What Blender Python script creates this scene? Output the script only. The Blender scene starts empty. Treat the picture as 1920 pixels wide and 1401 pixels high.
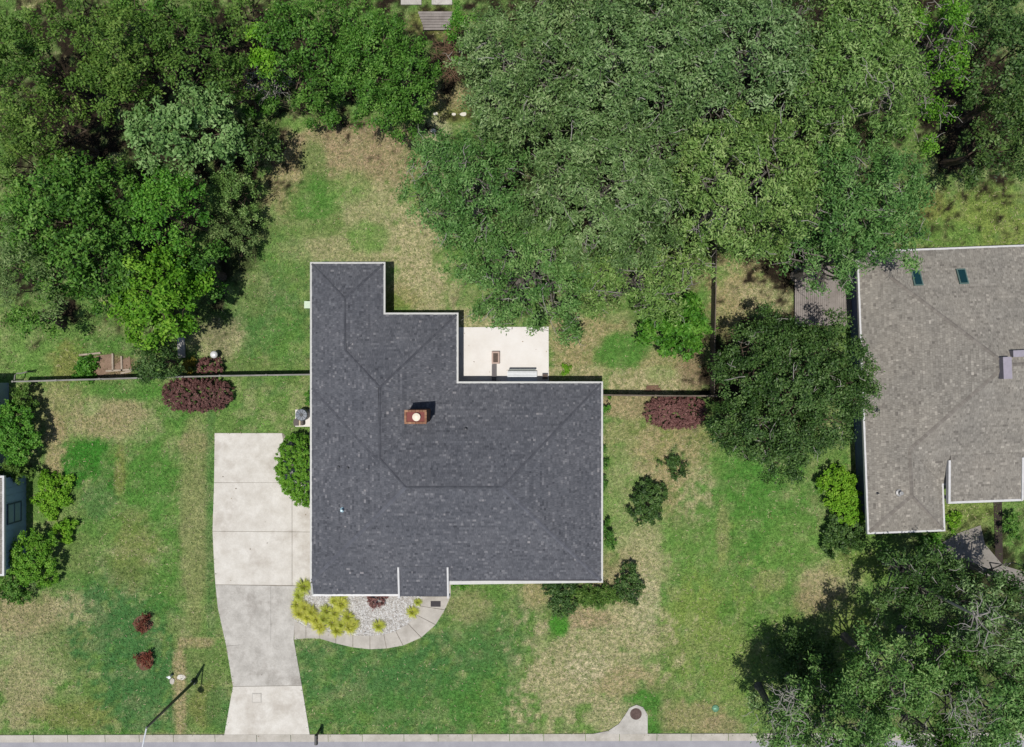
import bpy, math, random
import numpy as np
from mathutils import Vector

random.seed(7)
RNG = np.random.default_rng(7)
SC = bpy.context.scene
COL = SC.collection

# ------------------------------------------------------------------ camera, sky, sun, exposure
CAM_H, PX = 50.0, 32.0            # flying height in metres, picture pixels per metre on the ground
cam_d = bpy.data.cameras.new('camera')
cam_d.sensor_width = 36.0
cam_d.lens = 30.0
cam_d.clip_end = 2000.0
cam = bpy.data.objects.new('camera', cam_d)
cam.location = (0, 0, CAM_H)
COL.objects.link(cam)
SC.camera = cam

SUN_EL = math.radians(80.5)
SUN_AZ = Vector((0.50, 0.86, 0)).normalized()     # the way shadows fall on the ground
world = bpy.data.worlds.new('World')
SC.world = world
world.use_nodes = True
wn = world.node_tree
bg = wn.nodes['Background']
sky = wn.nodes.new('ShaderNodeTexSky')
sky.sky_type = 'NISHITA'
sky.sun_disc = False
sky.sun_elevation = SUN_EL
sky.sun_rotation = math.atan2(-SUN_AZ.x, -SUN_AZ.y)
wn.links.new(sky.outputs[0], bg.inputs[0])
bg.inputs[1].default_value = 0.085
sun_d = bpy.data.lights.new('sun', 'SUN')
sun_d.energy = 4.2
sun_d.angle = math.radians(0.5)
sun_d.color = (1.0, 0.955, 0.89)
sun = bpy.data.objects.new('sun', sun_d)
sun_dir = Vector((SUN_AZ.x*math.cos(SUN_EL), SUN_AZ.y*math.cos(SUN_EL), -math.sin(SUN_EL)))
sun.rotation_euler = sun_dir.to_track_quat('-Z', 'Y').to_euler()
sun.location = (-20, -30, 80)
COL.objects.link(sun)
SC.view_settings.view_transform = 'Standard'
SC.view_settings.look = 'None'
SC.view_settings.exposure = 0.32
SC.view_settings.gamma = 1.0
SC.view_settings.use_curve_mapping = False

# ------------------------------------------------------------------ helpers
def W(px, py, h=0.0):
    """the point at height h seen at a place of the photograph, in metres"""
    k = (CAM_H-h)/CAM_H/PX
    return np.array([(px-960.0)*k, (700.5-py)*k, h])

def lin(c):
    c = np.asarray(c, float)/255.0
    return np.where(c <= 0.04045, c/12.92, ((c+0.055)/1.055)**2.4)

LIGHT = 1.75                        # how much brighter than its albedo a sunlit flat surface shows
def A(r, g, b):
    return lin((r, g, b))/LIGHT

def mat(name):
    m = bpy.data.materials.new(name)
    m.use_nodes = True
    nt = m.node_tree
    return m, nt, nt.nodes['Principled BSDF']

def N(nt, kind, **kw):
    n = nt.nodes.new(kind)
    for k, v in kw.items():
        if k.startswith('i_'):
            key = k[2:]
            key = int(key) if key.isdigit() else key.replace('_', ' ')
            n.inputs[key].default_value = v
        else:
            setattr(n, k, v)
    return n

def rgba(c):
    return (float(c[0]), float(c[1]), float(c[2]), 1.0)

def noise_fac(nt, scale, detail=4.0, rough=0.6, coord='Object', stretch=None):
    tc = N(nt, 'ShaderNodeTexCoord')
    out = tc.outputs[coord]
    if stretch:
        mp = N(nt, 'ShaderNodeMapping')
        mp.inputs['Scale'].default_value = stretch
        nt.links.new(out, mp.inputs[0])
        out = mp.outputs[0]
    n = N(nt, 'ShaderNodeTexNoise', i_Scale=scale, i_Detail=detail, i_Roughness=rough)
    nt.links.new(out, n.inputs['Vector'])
    return n.outputs[0]

def ramp(nt, fac, stops):
    r = N(nt, 'ShaderNodeValToRGB')
    el = r.color_ramp.elements
    el[0].position, el[0].color = stops[0][0], rgba(stops[0][1])
    el[1].position, el[1].color = stops[-1][0], rgba(stops[-1][1])
    for p, c in stops[1:-1]:
        e = el.new(p)
        e.color = rgba(c)
    nt.links.new(fac, r.inputs[0])
    return r.outputs[0]

def mix(nt, a, b, fac, mode='MIX'):
    m = N(nt, 'ShaderNodeMix', data_type='RGBA', blend_type=mode)
    for s, v in ((6, a), (7, b)):
        if hasattr(v, 'links'): nt.links.new(v, m.inputs[s])
        else: m.inputs[s].default_value = rgba(v)
    if hasattr(fac, 'links'): nt.links.new(fac, m.inputs[0])
    else: m.inputs[0].default_value = fac
    return m.outputs[2]

def bump(nt, b, fac, strength, dist):
    n = N(nt, 'ShaderNodeBump', i_Strength=strength, i_Distance=dist)
    nt.links.new(fac, n.inputs['Height'])
    nt.links.new(n.outputs[0], b.inputs['Normal'])

def mottled(name, c0, c1, scale=3.0, fine=40.0, rough=0.8, fine_amt=0.25, bmp=0.0, spec=0.3, stain=None, stain_amt=0.0):
    m, nt, b = mat(name)
    f = noise_fac(nt, scale, 5.0, 0.62)
    c = ramp(nt, f, [(0.33, c0), (0.67, c1)])
    g = noise_fac(nt, fine, 3.0, 0.7)
    gc = ramp(nt, g, [(0.3, (0.5, 0.5, 0.5)), (0.7, (1, 1, 1))])
    c = mix(nt, c, gc, fine_amt, 'MULTIPLY')
    if stain is not None:
        s = noise_fac(nt, scale*0.37, 6.0, 0.7)
        sc_ = ramp(nt, s, [(0.52, (0, 0, 0)), (0.72, (stain_amt,)*3)])
        c = mix(nt, c, stain, sc_)
    nt.links.new(c, b.inputs['Base Color'])
    b.inputs['Roughness'].default_value = rough
    b.inputs['Specular IOR Level'].default_value = spec
    if bmp: bump(nt, b, g, bmp, 0.02)
    return m

def painted(name, c, rough=0.5, metallic=0.0, var=0.12):
    m, nt, b = mat(name)
    f = noise_fac(nt, 6.0, 4.0, 0.6)
    c = np.asarray(c)
    col = ramp(nt, f, [(0.3, c*(1-var)), (0.7, c*(1+var*0.5))])
    nt.links.new(col, b.inputs['Base Color'])
    b.inputs['Roughness'].default_value = rough
    b.inputs['Metallic'].default_value = metallic
    return m

def tinted(name, stops, rough=0.85, spec=0.25, noise=0.0, nscale=30.0, weather=False):
    """colour picked per face by the attribute 'tint', one draw for every shingle, stone or leaf"""
    m, nt, b = mat(name)
    a = N(nt, 'ShaderNodeAttribute', attribute_name='tint')
    c = ramp(nt, a.outputs['Fac'], stops)
    if noise:
        g = noise_fac(nt, nscale, 3.0, 0.7)
        gc = ramp(nt, g, [(0.3, (0.45, 0.45, 0.45)), (0.7, (1.1, 1.1, 1.1))])
        c = mix(nt, c, gc, noise, 'MULTIPLY')
    if weather:          # slow fading and rain streaks over a whole roof
        wv = noise_fac(nt, .35, 5.0, .65)
        c = mix(nt, c, ramp(nt, wv, [(.3, (.86, .87, .88)), (.7, (1.08, 1.07, 1.05))]), 1.0, 'MULTIPLY')
    nt.links.new(c, b.inputs['Base Color'])
    b.inputs['Roughness'].default_value = rough
    b.inputs['Specular IOR Level'].default_value = spec
    return m

def leafy(name, dark, mid, light, rough=0.5, trans=0.3, gloss=0.4):
    m, nt, b = mat(name)
    a = N(nt, 'ShaderNodeAttribute', attribute_name='tint')
    light = mid*.4+light*.6
    oi = N(nt, 'ShaderNodeObjectInfo')
    c = ramp(nt, a.outputs['Fac'], [(0.0, dark*.85+mid*.15), (0.5, mid), (1.0, light)])
    c = mix(nt, c, ramp(nt, oi.outputs['Random'], [(0.0, (.98, 1.06, .92)), (.35, (1.2, 1.16, 1.0)), (.7, (1.06, 1.14, 1.06)), (1.0, (1.28, 1.24, 1.06))]), 1.0, 'MULTIPLY')
    nt.links.new(c, b.inputs['Base Color'])
    gloss, rough = gloss*.55, rough+.12
    b.inputs['Roughness'].default_value = rough
    b.inputs['Specular IOR Level'].default_value = gloss
    t = N(nt, 'ShaderNodeBsdfTranslucent')
    tcol = mix(nt, c, (1.1, 1.2, 0.6), 1.0, 'MULTIPLY')
    nt.links.new(tcol, t.inputs['Color'])
    s = N(nt, 'ShaderNodeMixShader')
    s.inputs[0].default_value = trans
    nt.links.new(b.outputs[0], s.inputs[1])
    nt.links.new(t.outputs[0], s.inputs[2])
    nt.links.new(s.outputs[0], nt.nodes['Material Output'].inputs['Surface'])
    return m

def link(name, data, m=None, parent=None, loc=None):
    o = bpy.data.objects.new(name, data)
    COL.objects.link(o)
    if m is not None and data is not None: data.materials.append(m)
    if parent is not None: o.parent = parent
    if loc is not None: o.location = loc
    return o

def tag(o, label, cat, group=None):
    o['label'] = label
    o['category'] = cat
    if group: o['group'] = group
    return o

def thing(name, loc, label, cat, group=None):
    return tag(link(name, None, loc=tuple(float(v) for v in loc)), label, cat, group)

def structure(name, me, m):
    o = link(name, me, m)
    o['kind'] = 'structure'
    return o

def copy_tree(o, loc, label=None):
    r = o.copy()
    COL.objects.link(r)
    r.location = loc
    if label: r['label'] = label
    for ch in o.children:
        c = ch.copy()
        COL.objects.link(c)
        c.parent = r
    return r

def world_of(o):
    p = np.zeros(3)
    while o is not None:
        p += np.array(o.location)
        o = o.parent
    return p

class MB:
    """collects shapes in world coordinates and links them as one mesh object"""
    def __init__(s): s.v, s.f, s.t = [], [], []
    def add(s, vs, fs, tint=None):
        n = len(s.v)
        s.v += [tuple(float(c) for c in v) for v in vs]
        s.f += [tuple(i+n for i in f) for f in fs]
        if tint is not None: s.t += [tint]*len(fs)
    def hexa(s, p, tint=None):         # 4 bottom points then 4 top points
        s.add(p, [(3, 2, 1, 0), (4, 5, 6, 7), (0, 1, 5, 4), (1, 2, 6, 5), (2, 3, 7, 6), (3, 0, 4, 7)], tint)
    def box(s, c, d, yaw=0.0, tint=None):
        ca, sa = math.cos(yaw), math.sin(yaw)
        pts = []
        for z in (-1, 1):
            for x, y in ((-1, -1), (1, -1), (1, 1), (-1, 1)):
                lx, ly = x*d[0]/2, y*d[1]/2
                pts.append((c[0]+lx*ca-ly*sa, c[1]+lx*sa+ly*ca, c[2]+z*d[2]/2))
        s.hexa(pts, tint)
    def beam(s, a, b, w, h, tint=None):      # a bar from a to b, w wide, h high (world z up)
        a, b = Vector([float(x) for x in a]), Vector([float(x) for x in b])
        t = (b-a).normalized()
        side = t.cross(Vector((0, 0, 1)))
        side = side.normalized() if side.length > 1e-4 else Vector((1, 0, 0))
        up = side.cross(t).normalized()
        pts = []
        for q in (-1, 1):
            for p, e in ((a, -1), (b, -1), (b, 1), (a, 1)):
                pts.append(p+side*(e*w/2)+up*(q*h/2))
        s.hexa(pts, tint)
    def prism(s, poly, z0, z1, tint=None, z1s=None):
        n = len(poly)
        vs = [(p[0], p[1], z0) for p in poly]+[(p[0], p[1], z1 if z1s is None else z1s[i]) for i, p in enumerate(poly)]
        area = sum(poly[i][0]*poly[(i+1) % n][1]-poly[(i+1) % n][0]*poly[i][1] for i in range(n))
        fs = [tuple(range(n-1, -1, -1)), tuple(range(n, 2*n))]+[(i, (i+1) % n, n+(i+1) % n, n+i) for i in range(n)]
        if area < 0: fs = [f[::-1] for f in fs]
        s.add(vs, fs, tint)
    def tube(s, pts, rad, k=6, cap=True, tint=None):
        pts = [Vector([float(x) for x in p]) for p in pts]
        vs, fs = [], []
        for i, p in enumerate(pts):
            t = (pts[min(i+1, len(pts)-1)]-pts[max(i-1, 0)]).normalized()
            ref = Vector((1, 0, 0)) if abs(t.x) < 0.8 else Vector((0, 1, 0))
            u = t.cross(ref).normalized()
            w = t.cross(u)
            r = rad[i] if hasattr(rad, '__len__') else rad
            for j in range(k):
                a = 2*math.pi*j/k
                vs.append(p+u*(r*math.cos(a))+w*(r*math.sin(a)))
        for i in range(len(pts)-1):
            for j in range(k):
                fs.append((i*k+j, i*k+(j+1) % k, (i+1)*k+(j+1) % k, (i+1)*k+j))
        if cap:
            fs.append(tuple(range(k-1, -1, -1)))
            fs.append(tuple((len(pts)-1)*k+j for j in range(k)))
        s.add(vs, fs, tint)
    def lathe(s, c, prof, k=20, tint=None):       # prof: (radius, z) from bottom to top
        vs, fs = [], []
        for r, z in prof:
            for j in range(k):
                a = 2*math.pi*j/k
                vs.append((c[0]+r*math.cos(a), c[1]+r*math.sin(a), c[2]+z))
        for i in range(len(prof)-1):
            for j in range(k):
                fs.append((i*k+j, i*k+(j+1) % k, (i+1)*k+(j+1) % k, (i+1)*k+j))
        fs.append(tuple(range(k-1, -1, -1)))
        fs.append(tuple((len(prof)-1)*k+j for j in range(k)))
        s.add(vs, fs, tint)
    def mesh(s, name, off=(0, 0, 0)):
        me = bpy.data.meshes.new(name)
        v = np.array(s.v, float)-np.array(off, float)
        me.from_pydata(v.tolist(), [], s.f)
        if s.t:
            a = me.attributes.new('tint', 'FLOAT', 'FACE')
            a.data.foreach_set('value', np.array(s.t, np.float32))
        me.update()
        return me
    def build(s, name, m, parent=None, stuff=False, structure=False):
        off = (0, 0, 0) if parent is None else tuple(world_of(parent))
        o = link(name, s.mesh(name, off), m, parent)
        if stuff: o['kind'] = 'stuff'
        if structure: o['kind'] = 'structure'
        return o

def quads_mesh(name, V, tint, m, parent=None, col=None, stuff=False):
    """V: (n,4,3) in world coordinates"""
    n = len(V)
    off = world_of(parent)
    me = bpy.data.meshes.new(name)
    me.vertices.add(4*n)
    me.vertices.foreach_set('co', (V.reshape(-1, 3)-off).astype(np.float32).ravel())
    me.loops.add(4*n)
    me.loops.foreach_set('vertex_index', np.arange(4*n, dtype=np.int32))
    me.polygons.add(n)
    me.polygons.foreach_set('loop_start', (np.arange(n)*4).astype(np.int32))
    if tint is not None:
        a = me.attributes.new('tint', 'FLOAT', 'FACE')
        a.data.foreach_set('value', tint.astype(np.float32))
    if col is not None:
        a = me.attributes.new('shade', 'FLOAT_COLOR', 'FACE')
        a.data.foreach_set('color', np.concatenate([col, np.ones((n, 1))], 1).astype(np.float32).ravel())
    me.update(calc_edges=True)
    me.validate()
    o = link(name, me, m, parent)
    if stuff: o['kind'] = 'stuff'
    return o

def unit(v):
    return v/np.maximum(np.linalg.norm(v, axis=-1, keepdims=True), 1e-9)

def vnoise(x, y, seed=0):
    """smooth value noise 0..1"""
    g = np.random.default_rng(seed).random((256, 256))
    xi, yi = np.floor(x).astype(int), np.floor(y).astype(int)
    fx, fy = x-xi, y-yi
    fx, fy = fx*fx*(3-2*fx), fy*fy*(3-2*fy)
    def at(a, b): return g[a % 256, b % 256]
    return (at(xi, yi)*(1-fx)+at(xi+1, yi)*fx)*(1-fy)+(at(xi, yi+1)*(1-fx)+at(xi+1, yi+1)*fx)*fy

def fbm(x, y, seed=0, octaves=4):
    t, a, s = 0, 0.5, 0
    for i in range(octaves):
        t = t+a*vnoise(x*2**i, y*2**i, seed+i)
        s += a
        a *= 0.55
    return t/s

def inside(poly, x, y):
    r = np.zeros(x.shape, bool)
    n = len(poly)
    for i in range(n):
        (x0, y0), (x1, y1) = poly[i], poly[(i+1) % n]
        c = ((y0 > y) != (y1 > y))
        with np.errstate(divide='ignore', invalid='ignore'):
            r ^= c & (x < (x1-x0)*(y-y0)/(y1-y0+1e-12)+x0)
    return r

# ------------------------------------------------------------------ the ground and its grass
LAWN = lin((112, 132, 76))
STRAW, TAN, PINK = lin((188, 178, 142)), lin((172, 155, 120)), lin((168, 148, 120))
LUSH, BRIGHT, DEEP = lin((80, 131, 54)), lin((106, 145, 70)), lin((72, 117, 64))
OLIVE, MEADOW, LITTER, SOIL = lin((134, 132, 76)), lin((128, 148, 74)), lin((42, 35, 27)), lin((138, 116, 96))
PALE = lin((200, 190, 160))
PATCHES = [  # centre and radii in photograph pixels, colour, how much of it
    # back yard
    (640, 420, 170, 210, LAWN, .5), (600, 285, 110, 50, PINK, .85), (700, 300, 100, 70, PINK, .85), (540, 330, 55, 70, TAN, .8), (650, 260, 120, 30, PINK, .7),
    (780, 470, 60, 90, STRAW, .9), (800, 540, 50, 50, STRAW, .75), (700, 390, 70, 50, STRAW, .6), (740, 560, 50, 25, OLIVE, .5), (640, 470, 110, 25, STRAW, .6),
    (590, 310, 25, 55, LUSH, .6), (590, 380, 50, 45, LUSH, .8), (690, 445, 38, 28, BRIGHT, .9), (660, 350, 40, 30, BRIGHT, .55), (490, 590, 80, 120, DEEP, .55),
    (530, 640, 40, 60, LUSH, .5), (540, 480, 40, 40, BRIGHT, .4), (470, 540, 30, 60, LAWN, .6), (405, 640, 50, 40, STRAW, .7), (440, 690, 90, 20, LAWN, .6),
    (760, 610, 70, 25, BRIGHT, .5), (890, 600, 60, 20, STRAW, .8), (820, 270, 25, 60, PALE, .7), (850, 200, 45, 30, OLIVE, .8), (850, 180, 40, 25, TAN, .8),
    (840, 110, 40, 60, LITTER, .7), (815, 45, 60, 30, OLIVE, .7),
    # right of the patio
    (1100, 650, 80, 60, TAN, .85), (1230, 690, 120, 40, TAN, .6), (1230, 715, 90, 24, STRAW, .9), (1165, 660, 55, 35, LUSH, .8), (1240, 700, 30, 14, BRIGHT, .5), (1090, 700, 60, 16, STRAW, .5),
    (1400, 540, 80, 70, TAN, .9), (1440, 560, 60, 40, STRAW, .6), (1370, 600, 30, 40, TAN, .8), (1300, 680, 30, 60, SOIL, .7),
    # right of the house
    (1190, 760, 70, 25, PINK, .85), (1240, 830, 110, 50, OLIVE, .5), (1180, 860, 60, 70, STRAW, .4), (1265, 890, 80, 85, TAN, .9), (1310, 930, 40, 60, STRAW, .75), (1190, 1000, 50, 120, STRAW, .55),
    (1160, 930, 30, 100, BRIGHT, .5), (1250, 1010, 60, 60, BRIGHT, .35), (1420, 990, 130, 160, LUSH, .9), (1500, 1040, 80, 80, BRIGHT, .8), (1390, 890, 60, 50, LUSH, .8), (1330, 1080, 80, 110, BRIGHT, .6),
    (1355, 1000, 12, 60, TAN, .4), (1440, 1090, 30, 20, TAN, .4), (1540, 1110, 50, 45, PINK, .8), (1560, 1080, 60, 30, STRAW, .4), (1590, 1190, 60, 60, MEADOW, .8), (1340, 1200, 120, 130, MEADOW, .55), (1300, 1150, 60, 60, MEADOW, .5),
    (1420, 1170, 30, 40, LUSH, .5), (1365, 1150, 20, 25, LUSH, .6), (1620, 1060, 60, 30, MEADOW, .6),
    # front lawn
    (760, 1290, 200, 90, DEEP, .8), (690, 1250, 140, 40, DEEP, .5), (900, 1220, 110, 90, DEEP, .6), (930, 1310, 110, 60, LUSH, .45), (880, 1140, 40, 30, TAN, .4), (1005, 1110, 25, 30, TAN, .7), (850, 1330, 300, 30, LUSH, .35),
    (1120, 1230, 115, 110, STRAW, .85), (1060, 1290, 70, 70, STRAW, .8), (1180, 1150, 60, 70, STRAW, .65), (1150, 1080, 60, 50, PINK, .5), (1210, 1060, 40, 60, STRAW, .6), (1170, 1280, 60, 30, TAN, .7), (1090, 1160, 60, 20, PINK, .8),
    (1100, 1250, 40, 30, PALE, .6), (1210, 1130, 25, 60, PALE, .5), (1048, 1170, 17, 22, LUSH, .9), (1203, 1332, 36, 42, LUSH, 1.0), (1225, 1350, 16, 40, LUSH, 1.0), (1300, 1345, 60, 30, TAN, .6), (1350, 1360, 40, 20, PINK, .6), (1150, 1345, 60, 25, STRAW, .6),
    # left lot
    (50, 1240, 90, 130, STRAW, .48), (40, 1290, 50, 60, PINK, .35), (150, 1340, 90, 30, OLIVE, .5), (60, 1150, 100, 35, PINK, .6), (150, 1140, 50, 40, STRAW, .6), (140, 1210, 60, 50, LAWN, .6),
    (230, 1170, 85, 130, DEEP, .95), (270, 1290, 85, 100, DEEP, .9), (280, 910, 62, 110, LUSH, .85), (165, 862, 62, 54, LUSH, 1.0), (190, 930, 40, 40, DEEP, .6), (250, 1040, 50, 70, OLIVE, .45), (200, 790, 90, 45, STRAW, .45), (110, 760, 50, 70, TAN, .45), (230, 770, 40, 25, PINK, .6),
    (105, 840, 20, 60, TAN, .5), (250, 730, 70, 22, LUSH, .8), (330, 770, 30, 30, LUSH, .7), (365, 830, 30, 22, PINK, .6), (140, 1060, 40, 30, LAWN, .7), (140, 1090, 30, 20, LUSH, .5), (310, 1100, 40, 60, LUSH, .5),
    (365, 1000, 26, 190, lin((134, 142, 92)), .9), (395, 1000, 10, 260, DEEP, .5), (375, 1280, 40, 90, LAWN, .7), (385, 1320, 30, 40, OLIVE, .5), (410, 1330, 25, 40, DEEP, .6),
    (337, 1290, 11, 95, TAN, .9), (368, 1204, 36, 10, TAN, .8), (120, 1375, 140, 8, LUSH, .6), (345, 1380, 80, 5, STRAW, .6),
    (60, 680, 110, 40, BRIGHT, .6), (130, 680, 35, 40, OLIVE, .7), (200, 650, 60, 20, LUSH, .6), (210, 690, 45, 22, SOIL, .95), (80, 1010, 60, 90, BRIGHT, .3), (60, 20, 90, 25, BRIGHT, .8), (75, 5, 40, 15, TAN, .6),
    # far right
    (1840, 405, 120, 70, MEADOW, 1.0), (1780, 440, 60, 25, BRIGHT, .7), (1740, 380, 30, 30, OLIVE, .6), (1810, 960, 60, 40, MEADOW, .7),
    # under the trees: leaf litter, darkened further for the black shade in the gaps
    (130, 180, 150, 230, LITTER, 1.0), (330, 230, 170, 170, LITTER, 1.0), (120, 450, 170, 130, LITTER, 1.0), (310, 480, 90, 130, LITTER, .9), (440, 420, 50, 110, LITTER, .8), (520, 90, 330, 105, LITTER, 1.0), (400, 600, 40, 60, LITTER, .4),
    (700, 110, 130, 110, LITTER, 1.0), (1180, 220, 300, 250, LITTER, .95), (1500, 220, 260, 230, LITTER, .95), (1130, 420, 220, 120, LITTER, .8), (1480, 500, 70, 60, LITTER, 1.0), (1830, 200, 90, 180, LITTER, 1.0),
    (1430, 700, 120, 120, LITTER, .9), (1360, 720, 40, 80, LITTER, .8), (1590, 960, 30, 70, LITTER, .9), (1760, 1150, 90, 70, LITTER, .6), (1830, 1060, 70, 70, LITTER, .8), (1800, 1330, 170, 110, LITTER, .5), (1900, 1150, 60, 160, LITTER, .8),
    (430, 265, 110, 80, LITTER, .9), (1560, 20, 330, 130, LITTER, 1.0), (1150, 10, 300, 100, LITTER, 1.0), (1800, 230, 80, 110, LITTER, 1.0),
    (105, 835, 22, 60, TAN, .8), (190, 800, 60, 22, TAN, .6), (225, 880, 12, 50, OLIVE, .6), (166, 862, 54, 48, lin((62, 122, 42)), 1.0), (1048, 1170, 18, 24, lin((74, 136, 46)), .9), (1160, 662, 50, 32, LUSH, .7),
]

def ground_colour(x, y):
    """albedo of the turf at world x, y: thin, dry, lush, bare where the photograph shows it so"""
    px, py = x*PX+960, 700.5-y*PX
    c = np.empty(x.shape+(3,))
    f = fbm(x*0.35, y*0.35, 3)[..., None]
    g = fbm(x*1.3, y*1.3, 11)[..., None]
    c[:] = LAWN*(1-f)+BRIGHT*f
    dryness = np.zeros(x.shape)
    c = c*(0.82+0.36*g)
    # ragged tufts and thin spots everywhere
    soft = lambda v, a_, b_: np.clip((v-a_)/(b_-a_), 0, 1)
    turfy = 1.0
    q1 = (soft(fbm(x*1.1+7, y*1.1, 71, 5), .53, .66)*.5*turfy)[..., None]
    c = c*(1-q1)+LUSH*q1
    q2 = soft(fbm(x*1.25, y*1.25+31, 81, 5), .54, .66)*.30*turfy
    dryness = np.maximum(dryness, q2)
    q2 = q2[..., None]
    c = c*(1-q2)+STRAW*.92*q2
    w1 = fbm(x*0.9, y*0.9, 21, 5)-0.5
    w2 = fbm(x*2.6, y*2.6, 41, 3)-0.5
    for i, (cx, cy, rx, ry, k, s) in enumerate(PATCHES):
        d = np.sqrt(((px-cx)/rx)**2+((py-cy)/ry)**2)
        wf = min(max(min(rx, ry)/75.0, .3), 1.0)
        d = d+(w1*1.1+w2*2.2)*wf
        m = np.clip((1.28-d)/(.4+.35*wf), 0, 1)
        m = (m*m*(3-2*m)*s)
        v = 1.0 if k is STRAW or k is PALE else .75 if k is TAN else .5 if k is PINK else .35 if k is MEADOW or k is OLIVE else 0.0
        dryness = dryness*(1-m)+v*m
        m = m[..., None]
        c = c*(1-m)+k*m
    q3 = soft(fbm(x*1.25+9, y*1.25+31, 83, 5), .57, .68)*.16*np.clip((c[..., 1]-.06)/.06, 0, 1)
    dryness = np.maximum(dryness, q3)
    c = c*(1-q3[..., None])+STRAW*.92*q3[..., None]
    h = fbm(x*3.1, y*3.1, 61, 3)[..., None]
    return c*(0.8+0.4*h)/LIGHT, dryness

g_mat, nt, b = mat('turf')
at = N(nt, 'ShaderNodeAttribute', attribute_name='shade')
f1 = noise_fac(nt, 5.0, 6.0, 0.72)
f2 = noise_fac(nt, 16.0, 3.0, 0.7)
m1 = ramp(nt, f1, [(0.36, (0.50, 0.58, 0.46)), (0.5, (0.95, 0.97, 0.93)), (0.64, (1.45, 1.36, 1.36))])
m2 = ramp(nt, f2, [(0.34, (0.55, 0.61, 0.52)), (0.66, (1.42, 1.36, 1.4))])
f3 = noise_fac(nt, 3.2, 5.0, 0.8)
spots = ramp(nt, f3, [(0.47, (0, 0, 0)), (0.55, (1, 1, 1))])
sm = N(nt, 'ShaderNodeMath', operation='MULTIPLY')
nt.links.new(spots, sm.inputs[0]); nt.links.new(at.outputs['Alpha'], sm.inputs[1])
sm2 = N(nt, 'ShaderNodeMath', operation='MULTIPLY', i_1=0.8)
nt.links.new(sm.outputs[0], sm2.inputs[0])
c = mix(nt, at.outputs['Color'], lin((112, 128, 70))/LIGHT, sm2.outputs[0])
spots2 = ramp(nt, noise_fac(nt, 2.3, 5.0, 0.8, stretch=(1, 1, 1.7)), [(0.56, (0, 0, 0)), (0.66, (.30, .30, .30))])
c = mix(nt, c, lin((176, 168, 126))/LIGHT, spots2)
c = mix(nt, c, m1, 1.0, 'MULTIPLY')
c = mix(nt, c, m2, 1.0, 'MULTIPLY')
nt.links.new(c, b.inputs['Base Color'])
b.inputs['Roughness'].default_value = 0.95
b.inputs['Specular IOR Level'].default_value = 0.1
bump(nt, b, f2, 0.5, 0.05)

gx = np.concatenate([[-400, -200, -100, -60, -42], np.arange(-34, 34.01, 0.2), [42, 60, 100, 200, 400]])
gy = np.concatenate([[-400, -200, -100, -60, -36], np.arange(-26, 26.01, 0.2), [36, 60, 100, 200, 400]])
GX, GY = np.meshgrid(gx, gy)
me = bpy.data.meshes.new('ground')
nx, ny = len(gx), len(gy)
co = np.stack([GX, GY, np.zeros_like(GX)], -1).reshape(-1, 3)
idx = np.arange(nx*ny).reshape(ny, nx)
q = np.stack([idx[:-1, :-1], idx[:-1, 1:], idx[1:, 1:], idx[1:, :-1]], -1).reshape(-1, 4)
me.vertices.add(len(co))
me.vertices.foreach_set('co', co.astype(np.float32).ravel())
me.loops.add(q.size)
me.loops.foreach_set('vertex_index', q.astype(np.int32).ravel())
me.polygons.add(len(q))
me.polygons.foreach_set('loop_start', (np.arange(len(q))*4).astype(np.int32))
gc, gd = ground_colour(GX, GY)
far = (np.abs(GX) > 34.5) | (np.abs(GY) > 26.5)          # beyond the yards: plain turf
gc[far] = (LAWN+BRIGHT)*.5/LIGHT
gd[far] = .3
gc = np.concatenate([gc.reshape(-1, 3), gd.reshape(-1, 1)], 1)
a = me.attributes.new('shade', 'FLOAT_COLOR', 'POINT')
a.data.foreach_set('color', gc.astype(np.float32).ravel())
me.update(calc_edges=True)
structure('ground', me, g_mat)

# ------------------------------------------------------------------ road, kerb, driveway, walk
CONC = A(206, 201, 194)
conc_mat = mottled('driveway_concrete', A(212, 206, 195), A(234, 230, 221), 1.2, 14, 0.9, 0.25, 0.25, 0.2, A(172, 162, 150), 0.7)
conc_old = mottled('older_concrete', A(186, 182, 174), A(216, 212, 204), 1.3, 14, 0.9, 0.36, 0.25, 0.2, A(140, 133, 124), 0.85)
walk_mat = mottled('walk_concrete', A(188, 182, 172), A(212, 206, 196), 1.5, 26, 0.9, 0.35, 0.25, 0.2, A(140, 134, 124), 0.5)
kerb_mat = mottled('kerb_concrete', A(190, 184, 172), A(214, 208, 198), 1.3, 24, 0.9, 0.35, 0.25, 0.2, A(142, 138, 126), 0.6)
patio_mat = mottled('patio_concrete', A(236, 231, 224), A(247, 244, 240), 0.7, 20, 0.85, 0.08, 0.05, 0.2, A(214, 206, 196), 0.5)
joint_mat = mottled('joint_dirt', A(124, 117, 106), A(172, 164, 150), 1.2, 30)
asph = mottled('road_asphalt', A(166, 165, 172), A(182, 181, 187), 1.2, 60, 0.9, 0.4, 0.3)
blade_line = lambda x: 1390.0+(960-x)*0.0022       # road edge drifts a touch across the picture

mb = MB()
e0, e1 = W(-6000, blade_line(-6000)), W(8000, blade_line(8000))
mb.add([(e0[0], e0[1], .012), (e0[0], e0[1]-8.2, .012), (e1[0], e1[1]-8.2, .012), (e1[0], e1[1], .012)], [(0, 1, 2, 3)])
mb.build('road', asph, structure=True)

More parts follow.
